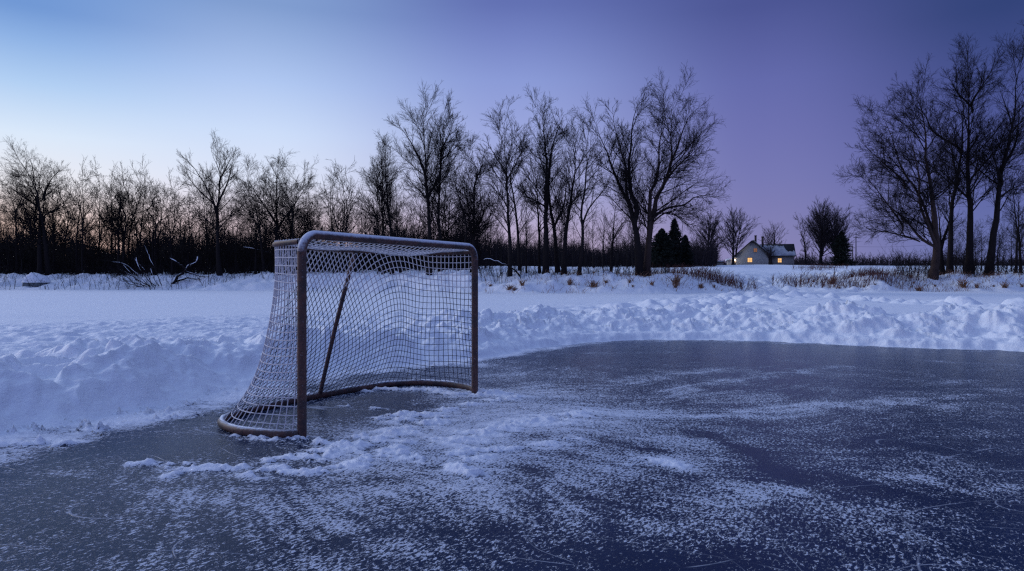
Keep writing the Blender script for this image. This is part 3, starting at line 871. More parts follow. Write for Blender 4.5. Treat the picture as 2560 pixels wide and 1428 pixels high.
# --- left shore
traced('bare_tree', 'broad oak-like bare tree with twin trunks near the left edge', 'spread', 58.0, [
    ([(100, 700), (100, 606), (101, 525), (87, 477), (64, 435), (48, 400)], 13),
    ([(113, 700), (113, 600), (111, 525), (111, 461), (110, 429), (99, 390)], 14, 'g'),
    ([(110, 522), (138, 506), (160, 485)], 6), ([(111, 461), (129, 422), (150, 398)], 7), ([(97, 500), (51, 461), (15, 430)], 6)], 41, GL)
traced('bare_tree', 'bare tree with a sinuous trunk bending left out of the left edge', 'thin', 60.0, [
    ([(43, 700), (43, 590), (37, 509), (26, 480), (-5, 452)], 8), ([(37, 509), (45, 470), (38, 430)], 4)], 42, GL)
traced('bare_tree', 'slim upright bare tree beside the twin-trunked oak-like tree', 'thin', 60.0, [([(193, 700), (193, 603), (196, 545), (201, 493), (203, 445)], 7)], 43, GL)
traced('bare_tree', 'bare tree with a wide tangled top, left of the two-stemmed forked tree', 'spread', 60.0, [
    ([(297, 700), (297, 570), (298, 509), (300, 480), (292, 460)], 9), ([(309, 700), (309, 565), (312, 522), (325, 500), (338, 465)], 8, 'g'), ([(306, 519), (277, 467), (262, 450)], 5)], 44, GL)
traced('bare_tree', 'bare tree of two diverging stems, between the tangled tree and the tall vase-shaped one', 'thin', 60.0, [
    ([(383, 700), (383, 574), (386, 525), (383, 484)], 8), ([(393, 700), (393, 558), (422, 525), (435, 493), (445, 466)], 7, 'g')], 45, GL)
traced('bare_tree', 'tall open vase-shaped bare tree standing alone above the left wood', 'vase', 55.0, [
    ([(549, 698), (545, 620), (544, 565), (544, 525), (546, 470), (548, 406), (530, 364), (522, 340)], 12),
    ([(544, 519), (531, 467), (502, 406), (478, 370)], 7), ([(551, 493), (577, 435), (594, 385), (604, 360)], 7),
    ([(541, 567), (502, 525), (462, 494)], 5), ([(548, 564), (586, 525), (618, 502)], 5), ([(531, 493), (490, 445), (458, 395)], 5), ([(547, 420), (565, 370), (568, 335)], 5)], 46, GL)
traced('bare_tree', 'wide dense bare tree of many stems, rising left of the goal', 'spread', 57.0, [
    ([(690, 698), (692, 560), (690, 450), (686, 390)], 13), ([(690, 560), (735, 480), (765, 425)], 7), ([(688, 540), (650, 470), (630, 430)], 7),
    ([(640, 698), (640, 560), (622, 480)], 7, 'g'), ([(740, 698), (745, 540), (755, 450)], 8, 'g'), ([(718, 698), (722, 560), (725, 420)], 7, 'g'), ([(668, 698), (664, 540), (655, 430)], 7, 'g'), ([(770, 698), (775, 560), (785, 480)], 5, 'g')], 47, GL)
# --- right bank
traced('bare_tree', 'spreading bare tree splitting into many limbs low on a brown trunk', 'spread', 46.6, [
    ([(2332, 703), (2339, 640), (2337, 600), (2334, 560), (2325, 477), (2312, 379), (2310, 281), (2297, 195)], 20),
    ([(2337, 614), (2290, 589), (2251, 550), (2207, 516), (2163, 485), (2126, 455)], 9),
    ([(2334, 609), (2300, 550), (2271, 496), (2256, 428), (2224, 335), (2205, 300)], 10),
    ([(2332, 550), (2305, 452), (2276, 393), (2252, 285), (2236, 225)], 8),
    ([(2290, 589), (2240, 572), (2190, 560), (2165, 555)], 5), ([(2256, 428), (2215, 390), (2165, 345), (2150, 335)], 6), ([(2251, 550), (2200, 480), (2165, 440), (2130, 415)], 5)], 51, GR, bark='bark_brown', t0f=.35)
traced('bare_tree', 'tall bare tree with a long limb leaning back left over the spreading tree', 'upright', 49.0, [
    ([(2374, 693), (2381, 501), (2393, 428), (2401, 344), (2398, 256), (2403, 175)], 15),
    ([(2398, 335), (2344, 290), (2322, 232), (2284, 192)], 7), ([(2396, 430), (2375, 370), (2368, 310)], 6)], 52, GR)
traced('bare_tree', 'forked dark bare trunk hidden close behind the spreading brown-trunked tree', 'thin', 49.5, [
    ([(2357, 693), (2354, 614), (2379, 530), (2388, 470)], 14), ([(2354, 620), (2350, 540), (2345, 460)], 6)], 53, GR)
traced('bare_tree', 'very tall straight bare tree with a forked tip, second trunk from the right edge', 'upright', 49.0, [
    ([(2423, 691), (2428, 501), (2423, 379), (2430, 281), (2430, 183), (2428, 115)], 19),
    ([(2423, 482), (2393, 447), (2354, 403), (2320, 386)], 7), ([(2428, 222), (2398, 187), (2378, 145)], 6), ([(2432, 207), (2462, 148), (2479, 110)], 6), ([(2432, 418), (2467, 364), (2490, 320)], 6)], 54, GR)
traced('bare_tree', 'thick bare trunk leaning right and forking at the right edge', 'upright', 48.3, [
    ([(2472, 690), (2486, 575), (2501, 428), (2516, 330), (2531, 232), (2526, 158), (2546, 100)], 19),
    ([(2511, 398), (2555, 334), (2580, 271), (2600, 200)], 10), ([(2501, 428), (2470, 360), (2462, 300)], 6), ([(2495, 480), (2540, 445), (2590, 430)], 6)], 55, GR)
traced('bare_tree', 'thin low bare tree cut by the right edge of the view', 'thin', 50.0, [
    ([(2540, 692), (2545, 560), (2535, 480), (2530, 420)], 7), ([(2556, 692), (2560, 560), (2575, 450)], 8, 'g')], 56, GR)

# --- distant trees around the farmhouse (thicker twigs: they are far away)
def far_tree(label, kind, D, base, topy, wpx, seed, spread=1.0, nmul=1.0, lean=0, group='bare trees around the farmhouse', rtip=.013, stems=1):
    loc = at(base[0], base[1], D); loc[2] = hgt(loc[0], loc[1])
    H = (base[1] - topy) / F * D
    rs = np.random.RandomState(seed)
    st = [(np.array([(0, 0, -.2), (0, 0, H * .3), (lean * H * .5, 0, H * .62), (lean * H, 0, H * .93)]), wpx / F * D / 2, True)]
    for k in range(stems - 1):
        a = rs.uniform(0, 6.28); q = rs.uniform(.12, .3) * spread
        st.append((np.array([(.05 * H * math.cos(a), .05 * H * math.sin(a), -.2 if k % 2 else H * .15), (q * .5 * H * math.cos(a), q * .5 * H * math.sin(a), H * .5), (q * H * math.cos(a), q * H * math.sin(a), H * rs.uniform(.75, .93))]), wpx / F * D / 3.2, k % 2))
    tr, cr = make_tree(st, kind, seed, rtip=rtip, nmul=nmul, ground_t=.15, levels=3, lmin=.3)
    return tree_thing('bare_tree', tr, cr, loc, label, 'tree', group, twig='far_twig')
far_tree('round-crowned bare tree, left of the pair beside the farmhouse', 'round', 140, (1771, 668), 545, 9, 61, stems=2)
far_tree('egg-crowned bare tree standing against the left wall of the farmhouse', 'round', 141, (1833, 667), 535, 8, 62, stems=2)
far_tree('bare tree rising behind the roof of the farmhouse wing', 'round', 166, (1936, 662), 560, 7, 63, stems=3, nmul=.7)
far_tree('small low bare tree in front of the farmhouse between its two lit windows', 'round', 143, (1927, 667), 616, 10, 64, stems=3, nmul=.8)
far_tree('spindly bare tree leaning left, right of the farmhouse wing', 'thin', 150, (2014, 664), 545, 5, 65, lean=-.14, nmul=1.2, stems=2)
far_tree('large dense bare tree, tallest right of the farmhouse', 'round', 150, (2052, 666), 516, 9, 66, stems=4, nmul=1.0)
far_tree('dense bare tree crowding the right side of the tallest farmhouse tree', 'round', 152, (2094, 666), 528, 7, 67, stems=4, nmul=1.0)

# --- spruces
def spruce(label, D, base, topy, halfw, seed, name='spruce_tree', full=1.0):
    loc = at(base[0], base[1], D); loc[2] = hgt(loc[0], loc[1])
    H = (base[1] - topy) / F * D; Wd = halfw / F * D
    rs = np.random.RandomState(seed)
    tr, cr = MB(), MB()
    tr.add(*tubes(np.array([[(0, 0, -.1), (0, 0, H * .5), (0, 0, H * .97)]]), np.array([[.13, .08, .015]]) * H / 7, 8)[:2])
    nb = int(520 * full)
    t = rs.rand(nb) ** .8
    z = H * (.04 + .94 * t)
    Lb = (Wd * (1 - t) ** .62 + .12) * rs.uniform(.5, 1.15, nb)
    a = rs.rand(nb) * 2 * PI
    Lb = Lb * (.82 + .3 * np.sin(a * 2 + seed) * np.sin(z / H * 9 + seed))
    s = np.linspace(0, 1, 6)[None]
    rad = np.stack([Lb[:, None] * s * np.cos(a)[:, None], Lb[:, None] * s * np.sin(a)[:, None], z[:, None] + Lb[:, None] * (-.30 * s + .22 * s ** 2)], -1)
    cr.add(*tubes(rad, np.full((nb, 6), .012), 3)[:2])
    # needle sprays: small triangles hanging along every branch
    m = 34
    k = rs.rand(nb, m) * .97 + .03
    idx = k * 5; i = np.minimum(idx.astype(int), 4); f = (idx - i)[..., None]
    bi = np.arange(nb)[:, None]
    c = rad[bi, i] * (1 - f) + rad[bi, i + 1] * f
    c = c.reshape(-1, 3)
    d = nrm(rs.randn(len(c), 3) + np.array([0, 0, -.35]))
    e = nrm(np.cross(d, rs.randn(len(c), 3)))
    ln_ = (.16 + .2 * rs.rand(len(c), 1)) * (H / 7) ** .5
    V = np.stack([c + e * ln_ * .22, c - e * ln_ * .22, c + d * ln_], 1).reshape(-1, 3)
    cr.add(V, None, np.arange(len(V)).reshape(-1, 3))
    e_ = empty(name, loc); tag(e_, label, 'tree', 'evergreens beyond the far shore')
    tr.build('trunk', M['bark'], e_); cr.build('crown', M['needle'], e_, smooth=False)
    return e_
spruce('broad dark spruce behind the trunk of the long-limbed tree', 98, (1655, 672), 574, 60, 71, full=1.6)
spruce('tallest pointed dark spruce of the three behind the big bare trees', 100, (1686, 672), 549, 34, 72, full=1.1)
spruce('smaller pointed dark spruce at the right end of the evergreen group', 101, (1713, 671), 590, 27, 73)
spruce('low round dark evergreen tucked against the dense tree right of the farmhouse', 146, (2104, 667), 580, 42, 74, name='evergreen_bush', full=1.4)

# ------------------------------------------------------------------ the wood behind the left shore
GW = 'crowded trees of the dark wood'
protos = []
for k, (kind, nm, st) in enumerate((('spread', 1.0, 2), ('thin', 1.3, 1), ('upright', .9, 2), ('thin', 1.2, 2), ('spread', .9, 1), ('upright', .8, 1))):
    rs = np.random.RandomState(300 + k)
    H = 9.0
    stems = [(np.array([(0, 0, -.3), (rs.uniform(-.2, .2), 0, H * .35), (rs.uniform(-.5, .5), rs.uniform(-.4, .4), H * .65), (rs.uniform(-.9, .9), rs.uniform(-.6, .6), H * .95)]), .10, True)]
    if st == 2: stems.append((np.array([(.1, .1, -.3 if k % 2 else H * .25), (rs.uniform(-.6, .6), .3, H * .5), (rs.uniform(-1.6, 1.6), .5, H * .85)]), .065, k % 2))
    protos.append(make_tree(stems, kind, 310 + k, rtip=.008, nmul=nm * .85, ground_t=.25, lmin=.36))
wl = 'bare dark tree crowded into the wood behind the left shore'
wl2 = 'bare dark tree of the thin wood line seen behind the goal and centre trees'
pe = []
rs = np.random.RandomState(77)
spots = []
for k in range(104):
    a = -.84 + .80 * (k + rs.rand()) / 104
    D = rs.uniform(63, 96) if k % 3 else rs.uniform(58, 66)
    spots.append((a, D, rs.uniform(.62, 1.12) * (1.0 if a < -.45 or a > -.3 else .9), wl if a < -.3 else wl2))
for k in range(16):
    a = -1.12 + .30 * (k + rs.rand()) / 16
    spots.append((a, rs.uniform(60, 90), rs.uniform(.62, 1.1), wl))
for k in range(26):
    a = -.16 + .38 * (k + rs.rand()) / 26
    spots.append((a, rs.uniform(62, 105), rs.uniform(.5, .85), wl2))
for k in range(14):
    a = .66 + .14 * (k + rs.rand()) / 14
    spots.append((a, rs.uniform(50, 66), rs.uniform(.35, .7), 'low thin bare tree growing among the big trunks at the right edge'))
for k, (a, D, sc, lab) in enumerate(spots):
    x, y = a * D, D
    loc = (x, y, hgt(x, y))
    i = k % 6
    s3 = (sc * rs.uniform(.85, 1.2), sc * rs.uniform(.85, 1.2), sc)
    g = GW if lab == wl else ('thin wood line behind the centre trees' if lab == wl2 else 'low trees at the right edge')
    if k < 6:
        e = tree_thing('bare_tree', protos[i][0], protos[i][1], loc, lab, 'tree', g)
        e.scale = s3; e.rotation_euler.z = rs.rand() * 6.28
        pe.append(e)
    else:
        copy_thing(pe[i], loc, rs.rand() * 6.28, s3, lab, g)

def thicket(name, n, amin, amax, dmin, dmax, hmin, hmax, seed, mat, rad=.012, kidsn=6, label=None, cat=None, lean=.16, wave=None):
    rs = np.random.RandomState(seed)
    a = rs.uniform(amin, amax, n); D = rs.uniform(dmin, dmax, n)
    x = a * D
    z = height(x, D)
    H = rs.uniform(hmin, hmax, n) * (rs.rand(n) * .35 + .65)
    if wave: H = H * (1 + wave * fbm(a * 22, a * 0 + .5, 3, seed))
    s = np.linspace(0, 1, 5)[None]
    lx = rs.randn(n) * lean; ly = rs.randn(n) * lean
    P = np.stack([x[:, None] + H[:, None] * lx[:, None] * s ** 1.5, D[:, None] + H[:, None] * ly[:, None] * s ** 1.5, z[:, None] - .1 + H[:, None] * s], -1)
    P += rs.randn(*P.shape) * .03 * H[:, None, None] * s[..., None]
    R = rad * (1.6 - 1.2 * s) * (.7 + .6 * rs.rand(n, 1))
    mb = MB(); mb.add(*tubes(P, R, 3)[:2])
    if kidsn:
        Pc, Rc, Lc = kids(P, R, H, kidsn, .12, 1, 45, 14, .36, .3, .12, .06, .18, 4, rad * .75, rad * .4, rs)
        mb.add(*tubes(Pc, Rc, 3)[:2])
    o = mb.build(name, M[mat])
    tag(o, label, cat, kind='stuff')
    return o
thicket('undergrowth', 10200, -1.15, -.05, 59, 86, 1.8, 4.3, 401, 'twig', .018, 7, 'dense dark undergrowth filling the foot of the left wood', 'undergrowth', wave=.6)
thicket('undergrowth', 1150, -1.1, -.03, 52, 60, .5, 1.8, 404, 'twig', .010, 5, 'thin scrub poking out of the snow along the left shore', 'undergrowth', lean=.3)
thicket('treeline', 7200, -1.25, -.06, 100, 128, 3.4, 5.8, 409, 'twig', .032, 8, 'solid dark wood standing behind the left shore trees', 'treeline', wave=.55)
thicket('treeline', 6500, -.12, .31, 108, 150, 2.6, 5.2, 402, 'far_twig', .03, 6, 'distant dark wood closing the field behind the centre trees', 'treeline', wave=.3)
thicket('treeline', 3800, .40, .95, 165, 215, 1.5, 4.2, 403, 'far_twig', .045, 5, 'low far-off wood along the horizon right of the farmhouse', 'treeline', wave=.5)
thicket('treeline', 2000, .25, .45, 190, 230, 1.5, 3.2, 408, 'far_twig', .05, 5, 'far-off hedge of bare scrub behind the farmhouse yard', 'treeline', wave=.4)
thicket('undergrowth', 420, -.05, .24, 40.5, 46, .4, 1.6, 405, 'twig', .008, 5, 'thin scrub at the feet of the centre trees', 'undergrowth', lean=.3)
thicket('undergrowth', 520, .58, .84, 46, 54, .6, 2.4, 406, 'twig', .010, 6, 'thin scrub between the big trunks on the right bank', 'undergrowth', lean=.3)

# ------------------------------------------------------------------ dry reeds and grass tufts
def reeds(label, n, boxes, hmin, hmax, seed, mat, lean=.35):
    rs = np.random.RandomState(seed)
    mb = MB()
    for (p0, p1, d0, d1, w) in boxes:
        m = int(n * w)
        D = rs.uniform(d0, d1, m); px = p0 + (p1 - p0) * np.clip(.5 + .26 * rs.randn(m), .02, .98)
        x = (px - CX) / F * D; z = height(x, D)
        H = rs.uniform(hmin, hmax, m)
        s = np.linspace(0, 1, 4)[None]
        b = rs.randn(m) * lean + .12
        P = np.stack([x[:, None] + H[:, None] * b[:, None] * s ** 1.7, D[:, None] + H[:, None] * (rs.randn(m) * .2)[:, None] * s, z[:, None] - .05 + H[:, None] * s * (1 - .12 * s)], -1)
        mb.add(*tubes(P, np.array([[.011, .010, .008, .004]]) * np.ones((m, 1)), 3)[:2])
    o = mb.build('reeds', M[mat]); tag(o, label, 'reeds', kind='stuff')
reeds('red-brown dry reeds standing in the snow left of the trodden path', 600, [(1680, 1890, 40.5, 45, 1.0), (1560, 1760, 42, 47, .35)], .35, .95, 501, 'reed')
reeds('red-brown dry reeds in the snow right of the trodden path', 950, [(1930, 2090, 46, 56, .5), (2050, 2300, 44.5, 49, 1.0), (1980, 2120, 80, 100, .5)], .3, .9, 502, 'reed')

reeds('sparse short dry grass stems poking through the snow along the foot of the far bank', 620, [(1205, 1700, 37.5, 43, .55), (1500, 1900, 38.5, 43, .4), (2060, 2560, 43.5, 49, .7), (2250, 2600, 43.5, 48, .5)], .12, .5, 503, 'reed_tan', .5)
TUFTS = [(1222, 715), (1262, 718), (1300, 722), (1318, 712), (1432, 712), (1481, 716), (1499, 709), (1560, 706), (1576, 712), (1646, 716), (1676, 714), (1702, 716), (1741, 716), (1764, 718), (1795, 716)]
TUFTS2 = [(2072, 712), (2098, 716), (2145, 715), (2184, 716), (2270, 705), (2300, 722), (2338, 718), (2402, 722), (2434, 718), (2480, 714), (2524, 716), (2556, 712)]
def tuft_mesh(seed):
    rs = np.random.RandomState(seed); m = 46
    H = rs.uniform(.22, .6, m); a = rs.rand(m) * 6.28; q = rs.uniform(.1, .75, m)
    s = np.linspace(0, 1, 5)[None]
    P = np.stack([.06 * rs.randn(m, 1) + (H * q * np.cos(a))[:, None] * s ** 1.4, .06 * rs.randn(m, 1) + (H * q * np.sin(a))[:, None] * s ** 1.4, -.06 + H[:, None] * (s - .42 * q[:, None] * s ** 2.2)], -1)
    return tubes(P, np.array([[.012, .013, .011, .009, .004]]) * np.ones((m, 1)), 3)[:2]
tm = [tuft_mesh(520 + k) for k in range(5)]
tproto = []
ORD = ['first', 'second', 'third', 'fourth', 'fifth', 'sixth', 'seventh', 'eighth', 'ninth', 'tenth', 'eleventh', 'twelfth', 'thirteenth', 'fourteenth', 'fifteenth']
rs = np.random.RandomState(88)
def ray_ground(px, py):
    """walk out along the line of sight of a pixel until it meets the ground"""
    Y = np.linspace(30, 60, 601); x = (px - CX) / F * Y
    d = height(x, Y) - (CAMH + (HZ - py) / F * Y)
    i = np.flatnonzero(d > 0)
    i = i[0] if len(i) else int(np.argmax(d))
    return x[i], Y[i]
k = 0
for lst, where in ((TUFTS, 'on the bank beyond the goal'), (TUFTS2, 'on the bank below the right trees')):
    for j, (px, py) in enumerate(lst):
        x, y = ray_ground(px + rs.uniform(-17, 17), py + rs.uniform(-4, 6))
        loc = (x, y, hgt(x, y))
        lab = 'tan dry grass tuft %s, %s from the left' % (where, ORD[j])
        if k < 5:
            o = mesh_obj('grass_tuft', *tm[k], M['reed_tan'], loc=loc); tproto.append(o)
        else:
            o = tproto[k % 5].copy(); COL.objects.link(o); o.location = loc
        o.rotation_euler = (0, 0, rs.rand() * 6.28); s = rs.choice([.45, .65, .9, 1.1, 1.5]) * rs.uniform(.85, 1.15); o.scale = (s, s, s * rs.uniform(.8, 1.2))
        tag(o, lab, 'grass tuft', 'dry grass tufts ' + where)
        k += 1

# ------------------------------------------------------------------ fallen wood and the snowy stone
def fallen(name, label, cat, D, limbs, seed, r0px, cap=True, twigs=5):
    """limbs: pixel polylines; first is the main log"""
    rs = np.random.RandomState(seed)
    base = at(*limbs[0][0], D); base[2] = hgt(base[0], base[1])
    e = empty(name, base); tag(e, label, cat)
    mb = MB(); sn = MB()
    Ps, Rs, Ls = [], [], []
    for k, pl in enumerate(limbs):
        pts = np.array([at(x, y, D) for x, y in pl]) - base
        pts[:, 1] += np.linspace(0, 1, len(pts)) * rs.uniform(-.5, .5) * 1.2
        P = catmull(pts, 12); w = r0px / F * D / 2 * (1 if k == 0 else .6)
        R = np.linspace(w, w * .3, 12); P = P + rs.randn(12, 3) * w * .55 * np.sin(np.linspace(0, PI, 12))[:, None]
        Ps.append(P); Rs.append(R); Ls.append(np.linalg.norm(P[-1] - P[0]))
        V, Q = snow_cap(P + np.array([0, 0, 1]) * (R * .8)[:, None], w * .62, w * .4, seed + k, 8)
        sn.add(V, Q)
    Ps, Rs, Ls = np.array(Ps), np.array(Rs), np.array(Ls)
    mb.add(*tubes(Ps, Rs, 7)[:2])
    lim = mb.build('limb', M['bark'], e)
    if cap: sn.build('snow_cap', M['snow'], lim)
    if twigs:
        tw = MB()
        P, R, L = kids(Ps, Rs, Ls, twigs, .2, 1, 40, 15, .4, .2, .1, .03, .15, 5, .012, .006, rs)
        tw.add(*tubes(P, R, 4)[:2])
        P, R, L = kids(P, R, L, 3, .2, 1, 40, 15, .5, .2, .05, .03, .15, 4, .009, .006, rs)
        tw.add(*tubes(P, R, 3)[:2])
        tw.build('twigs', M['twig'], e)
    return e
fallen('fallen_log', 'snow-topped forked dead log rising out of the left bank', 'log', 54, [[(428, 715), (450, 690), (470, 672), (482, 660)], [(462, 678), (490, 688), (512, 694)], [(466, 674), (450, 660), (425, 645)], [(440, 704), (470, 696), (505, 700)], [(474, 668), (488, 650), (486, 640)]], 601, 7.5, twigs=8)
fallen('fallen_branches', 'sprawling heap of snow-lined fallen branches left of the forked log', 'fallen branches', 53.5, [[(375, 716), (345, 700), (318, 682), (296, 672)], [(368, 716), (340, 708), (312, 700)], [(380, 714), (362, 680), (340, 660), (326, 645)], [(360, 717), (330, 690), (300, 660)], [(404, 714), (395, 690), (380, 655), (362, 610)], [(372, 716), (350, 692), (312, 660), (280, 655)], [(390, 716), (372, 700), (352, 670), (345, 640)], [(355, 718), (318, 706), (284, 690)], [(398, 716), (388, 694), (384, 668)], [(345, 718), (322, 696), (306, 686), (280, 684)]], 602, 3.4, twigs=9)
fallen('fallen_branch', 'snow-covered bare branch sticking out above the scrub left of the goal', 'branch', 58, [[(700, 642), (685, 635), (660, 627), (612, 618)]], 603, 4, twigs=2)
fallen('fallen_log', 'slim snow-topped log leaning among the trunks right of the goal', 'log', 41.5, [[(1300, 690), (1278, 668), (1245, 655), (1222, 648), (1208, 650)]], 604, 4.5, twigs=2)

def boulder(label, px, py, D, rx, ry, rz, seed):
    x, y = (px - CX) / F * D, D
    loc = (x, y, hgt(x, y))
    n, m = 40, 26
    th_ = np.arange(n) / n * 2 * PI; ph = np.linspace(-.35, PI / 2 - .001, m)
    d = np.stack([np.cos(ph)[:, None] * np.cos(th_)[None], np.cos(ph)[:, None] * np.sin(th_)[None], np.sin(ph)[:, None] * np.ones((1, n))], -1)
    b = 1 + .22 * fbm(d[..., 0] * 1.6 + d[..., 2], d[..., 1] * 1.6 + seed, 3, seed) + .06 * fbm(d[..., 0] * 6, d[..., 1] * 6 + d[..., 2] * 3, 2, seed)
    V = (d * b[..., None] * np.array([rx, ry, rz])).reshape(-1, 3)
    i = np.arange(m - 1)[:, None] * n; j = np.arange(n)[None]; j2 = (j + 1) % n
    Q = np.stack(np.broadcast_arrays(i + j, i + j2, i + n + j2, i + n + j), -1).reshape(-1, 4)
    e = empty('boulder', loc); tag(e, label, 'boulder')
    mesh_obj('stone', V, Q, M['stone'], e)
    k = m // 4
    V2 = (d * (b * 1.06 + .02)[..., None] * np.array([rx, ry, rz])).reshape(-1, 3)
    i = np.arange(k, m - 1)[:, None] * n
    Q2 = np.stack(np.broadcast_arrays(i + j, i + j2, i + n + j2, i + n + j), -1).reshape(-1, 4)
    mesh_obj('snow_cap', V2, Q2, M['snow'], e)
boulder('large snow-capped boulder on the shore below the twin-trunked tree', 92, 704, 54.5, .95, .8, .75, 3)

# ------------------------------------------------------------------ farmhouse
HD = 150.0
hx = (1881 - CX) / F * HD; hy = HD
hz = hgt(hx, hy) - .1
house = empty('farmhouse', (hx, hy, hz), math.radians(-16))
tag(house, 'pale gabled farmhouse with glowing windows and a snowy-roofed side wing', 'house')
u = HD / F                                                       # metres per photo pixel at this distance
gw = 38 * u; ge = 26.5 * u; gp = 61 * u; dep = 9.0
mb = MB()
mb.prism([(-gw, -.6), (gw, -.6), (gw, ge), (0, gp), (-gw, ge)], 0, dep)
main_wall = mb.build('wall', M['siding'], house, smooth=False)
def slab(p0, p1, y0, y1, th):
    """roof slope between two (x,z) points, thickness upward"""
    mb = MB(); d = np.array([-(p1[1] - p0[1]), p1[0] - p0[0]]); d = d / np.linalg.norm(d) * th
    if d[1] < 0: d = -d
    mb.prism([p0, p1, (p1[0] + d[0], p1[1] + d[1]), (p0[0] + d[0], p0[1] + d[1])], y0, y1)
    return mb
s_ = (gp - ge) / gw
roof = slab((-gw - .5, ge - .5 * s_ + .02), (0, gp + .02), -.45, dep + .45, .18).build('roof', M['shingle'], house, smooth=False)
roof2 = slab((0, gp + .024), (gw + .5, ge - .5 * s_ + .024), -.452, dep + .452, .18).build('roof', M['shingle'], house, smooth=False)
slab((.1, gp + .205), (gw + .45, ge - .45 * s_ + .22), -.40, dep + .4, .12).build('roof_snow', M['thin_snow'], roof2, smooth=False)
def window(parent, xc, zc, w, h, y, pane):
    mb = MB(); t = .09
    mb.box(xc - w / 2 - t, xc + w / 2 + t, y - .08, y + .02, zc + h / 2, zc + h / 2 + t)
    mb.box(xc - w / 2 - t, xc + w / 2 + t, y - .10, y + .02, zc - h / 2 - t, zc - h / 2)
    mb.box(xc - w / 2 - t, xc - w / 2, y - .078, y + .02, zc - h / 2, zc + h / 2)
    mb.box(xc + w / 2, xc + w / 2 + t, y - .078, y + .02, zc - h / 2, zc + h / 2)
    mb.box(xc - .025, xc + .025, y - .05, y - .022, zc - h / 2, zc + h / 2)
    mb.box(xc - w / 2, xc + w / 2, y - .052, y - .024, zc - .02, zc + .02)
    f = mb.build('window', M['trim'], parent, smooth=False)
    MB().box(xc - w / 2, xc + w / 2, y - .02, y + .01, zc - h / 2, zc + h / 2).build('pane', M[pane], f, smooth=False)
    return f
window(house, (1875 - 1881) * u, 13.5 * u, 10.5 * u, 10.5 * u, 0, 'lit')
window(house, (1888 - 1881) * u, 38 * u, 7.5 * u, 8.5 * u, 0, 'litdim')
# wing
wx0, wx1 = gw + .001, (1980 - 1881) * u
wy0, wy1 = 1.6, 7.4
wr = 53 * u; we = 23 * u
mb = MB(); mb.box(wx0, wx1, wy0, wy1, -.6, we)
wing = mb.build('wing_wall', M['siding_dark'], house, smooth=False)
ym = (wy0 + wy1) / 2
def yz_prism(poly, x0, x1):
    n = len(poly)
    V = [(x0, p[0], p[1]) for p in poly] + [(x1, p[0], p[1]) for p in poly]
    Q = [(i, (i + 1) % n, n + (i + 1) % n, n + i) for i in range(n)]
    T = [(0, i + 1, i) for i in range(1, n - 1)] + [(n, n + i, n + i + 1) for i in range(1, n - 1)]
    return MB().add(V, Q, T)
wroof = yz_prism([(wy0 - .5, we - .05), (ym, wr), (wy1 + .5, we - .05), (wy1 + .5, we + .1), (ym, wr + .18), (wy0 - .5, we + .1)], gw * .55, wx1 + .35).build('roof', M['shingle'], house, smooth=False)
# snow on the front slope of the wing, melted off along the ridge and at the right end
n = 26; X_ = np.linspace(gw * .62, wx1 + .25, n); m = 10
rs = np.random.RandomState(4)
topf = np.interp(np.linspace(0, 1, n), [0, .25, .5, .68, .74, .8, 1], [.95, .9, .84, .8, .45, .36, .33]) + .05 * rs.randn(n)
V = []
for i in range(n):
    for j in range(m):
        t = topf[i] * j / (m - 1)
        V.append((X_[i], wy0 - .52 + (ym - wy0 + .5) * t, we + .1 + (wr + .08 - we) * t + .14 * (1 - (2 * j / (m - 1) - 1) ** 8) + .015))
Q = [(i * m + j, (i + 1) * m + j, (i + 1) * m + j + 1, i * m + j + 1) for i in range(n - 1) for j in range(m - 1)]
mesh_obj('roof_snow', V, Q, M['thin_snow'], wroof)
window(house, (1946.5 - 1881) * u, 12.5 * u, 8.5 * u, 10 * u, wy0, 'lit')
for px, top, bot in ((1890.5, 75, 58), (1906, 71, 46)):
    MB().box((px - 2.3 - 1881) * u, (px + 2.3 - 1881) * u, 2.2 if px < 1900 else .9, 2.9 if px < 1900 else 1.6, bot * u, top * u).box((px - 2.8 - 1881) * u, (px + 2.8 - 1881) * u, 2.1 if px < 1900 else .8, 3.0 if px < 1900 else 1.7, top * u, (top + 1.6) * u).build('chimney', M['brick'], roof2, smooth=False)
# lean-to porch on the left, lit by its wall lamp
px0, px1 = (1822 - 1881) * u, -gw - .001
mb = MB().prism([(px0, -.6), (px1, -.6), (px1, 19 * u), (px0, 14 * u)], 1.0, 5.0)
mb.build('porch', M['siding'], house, smooth=False)
slab((px0 - .3, 14 * u - .1), (px1 - .01, 19 * u + .03), .7, 5.3, .3).build('porch_roof_snow', M['snow'], house, smooth=False)
MB().box(-gw - .45, -gw - .22, .55, .78, 12.5 * u, 15 * u).box(-gw - .36, -gw - .30, .78, .999, 13.6 * u, 14.0 * u).build('wall_lamp', M['lamp'], house, smooth=False)

# shed left of the house
sx = (1793 - CX) / F * 146; sy = 146.0; sz = hgt(sx, sy)
shed = empty('garden_shed', (sx, sy, sz)); tag(shed, 'low flat shed half buried in snow, left of the farmhouse', 'shed')
MB().box(-1.25, 1.25, 0, 2, -.5, .75).build('wall', M['siding_dark'], shed, smooth=False)
shr = MB().box(-1.4, 1.4, -.15, 2.15, .75, .85).build('roof', M['shingle'], shed, smooth=False)
MB().box(-1.38, 1.38, -.13, 2.13, .85, 1.0).build('roof_snow', M['snow'], shr, smooth=False)

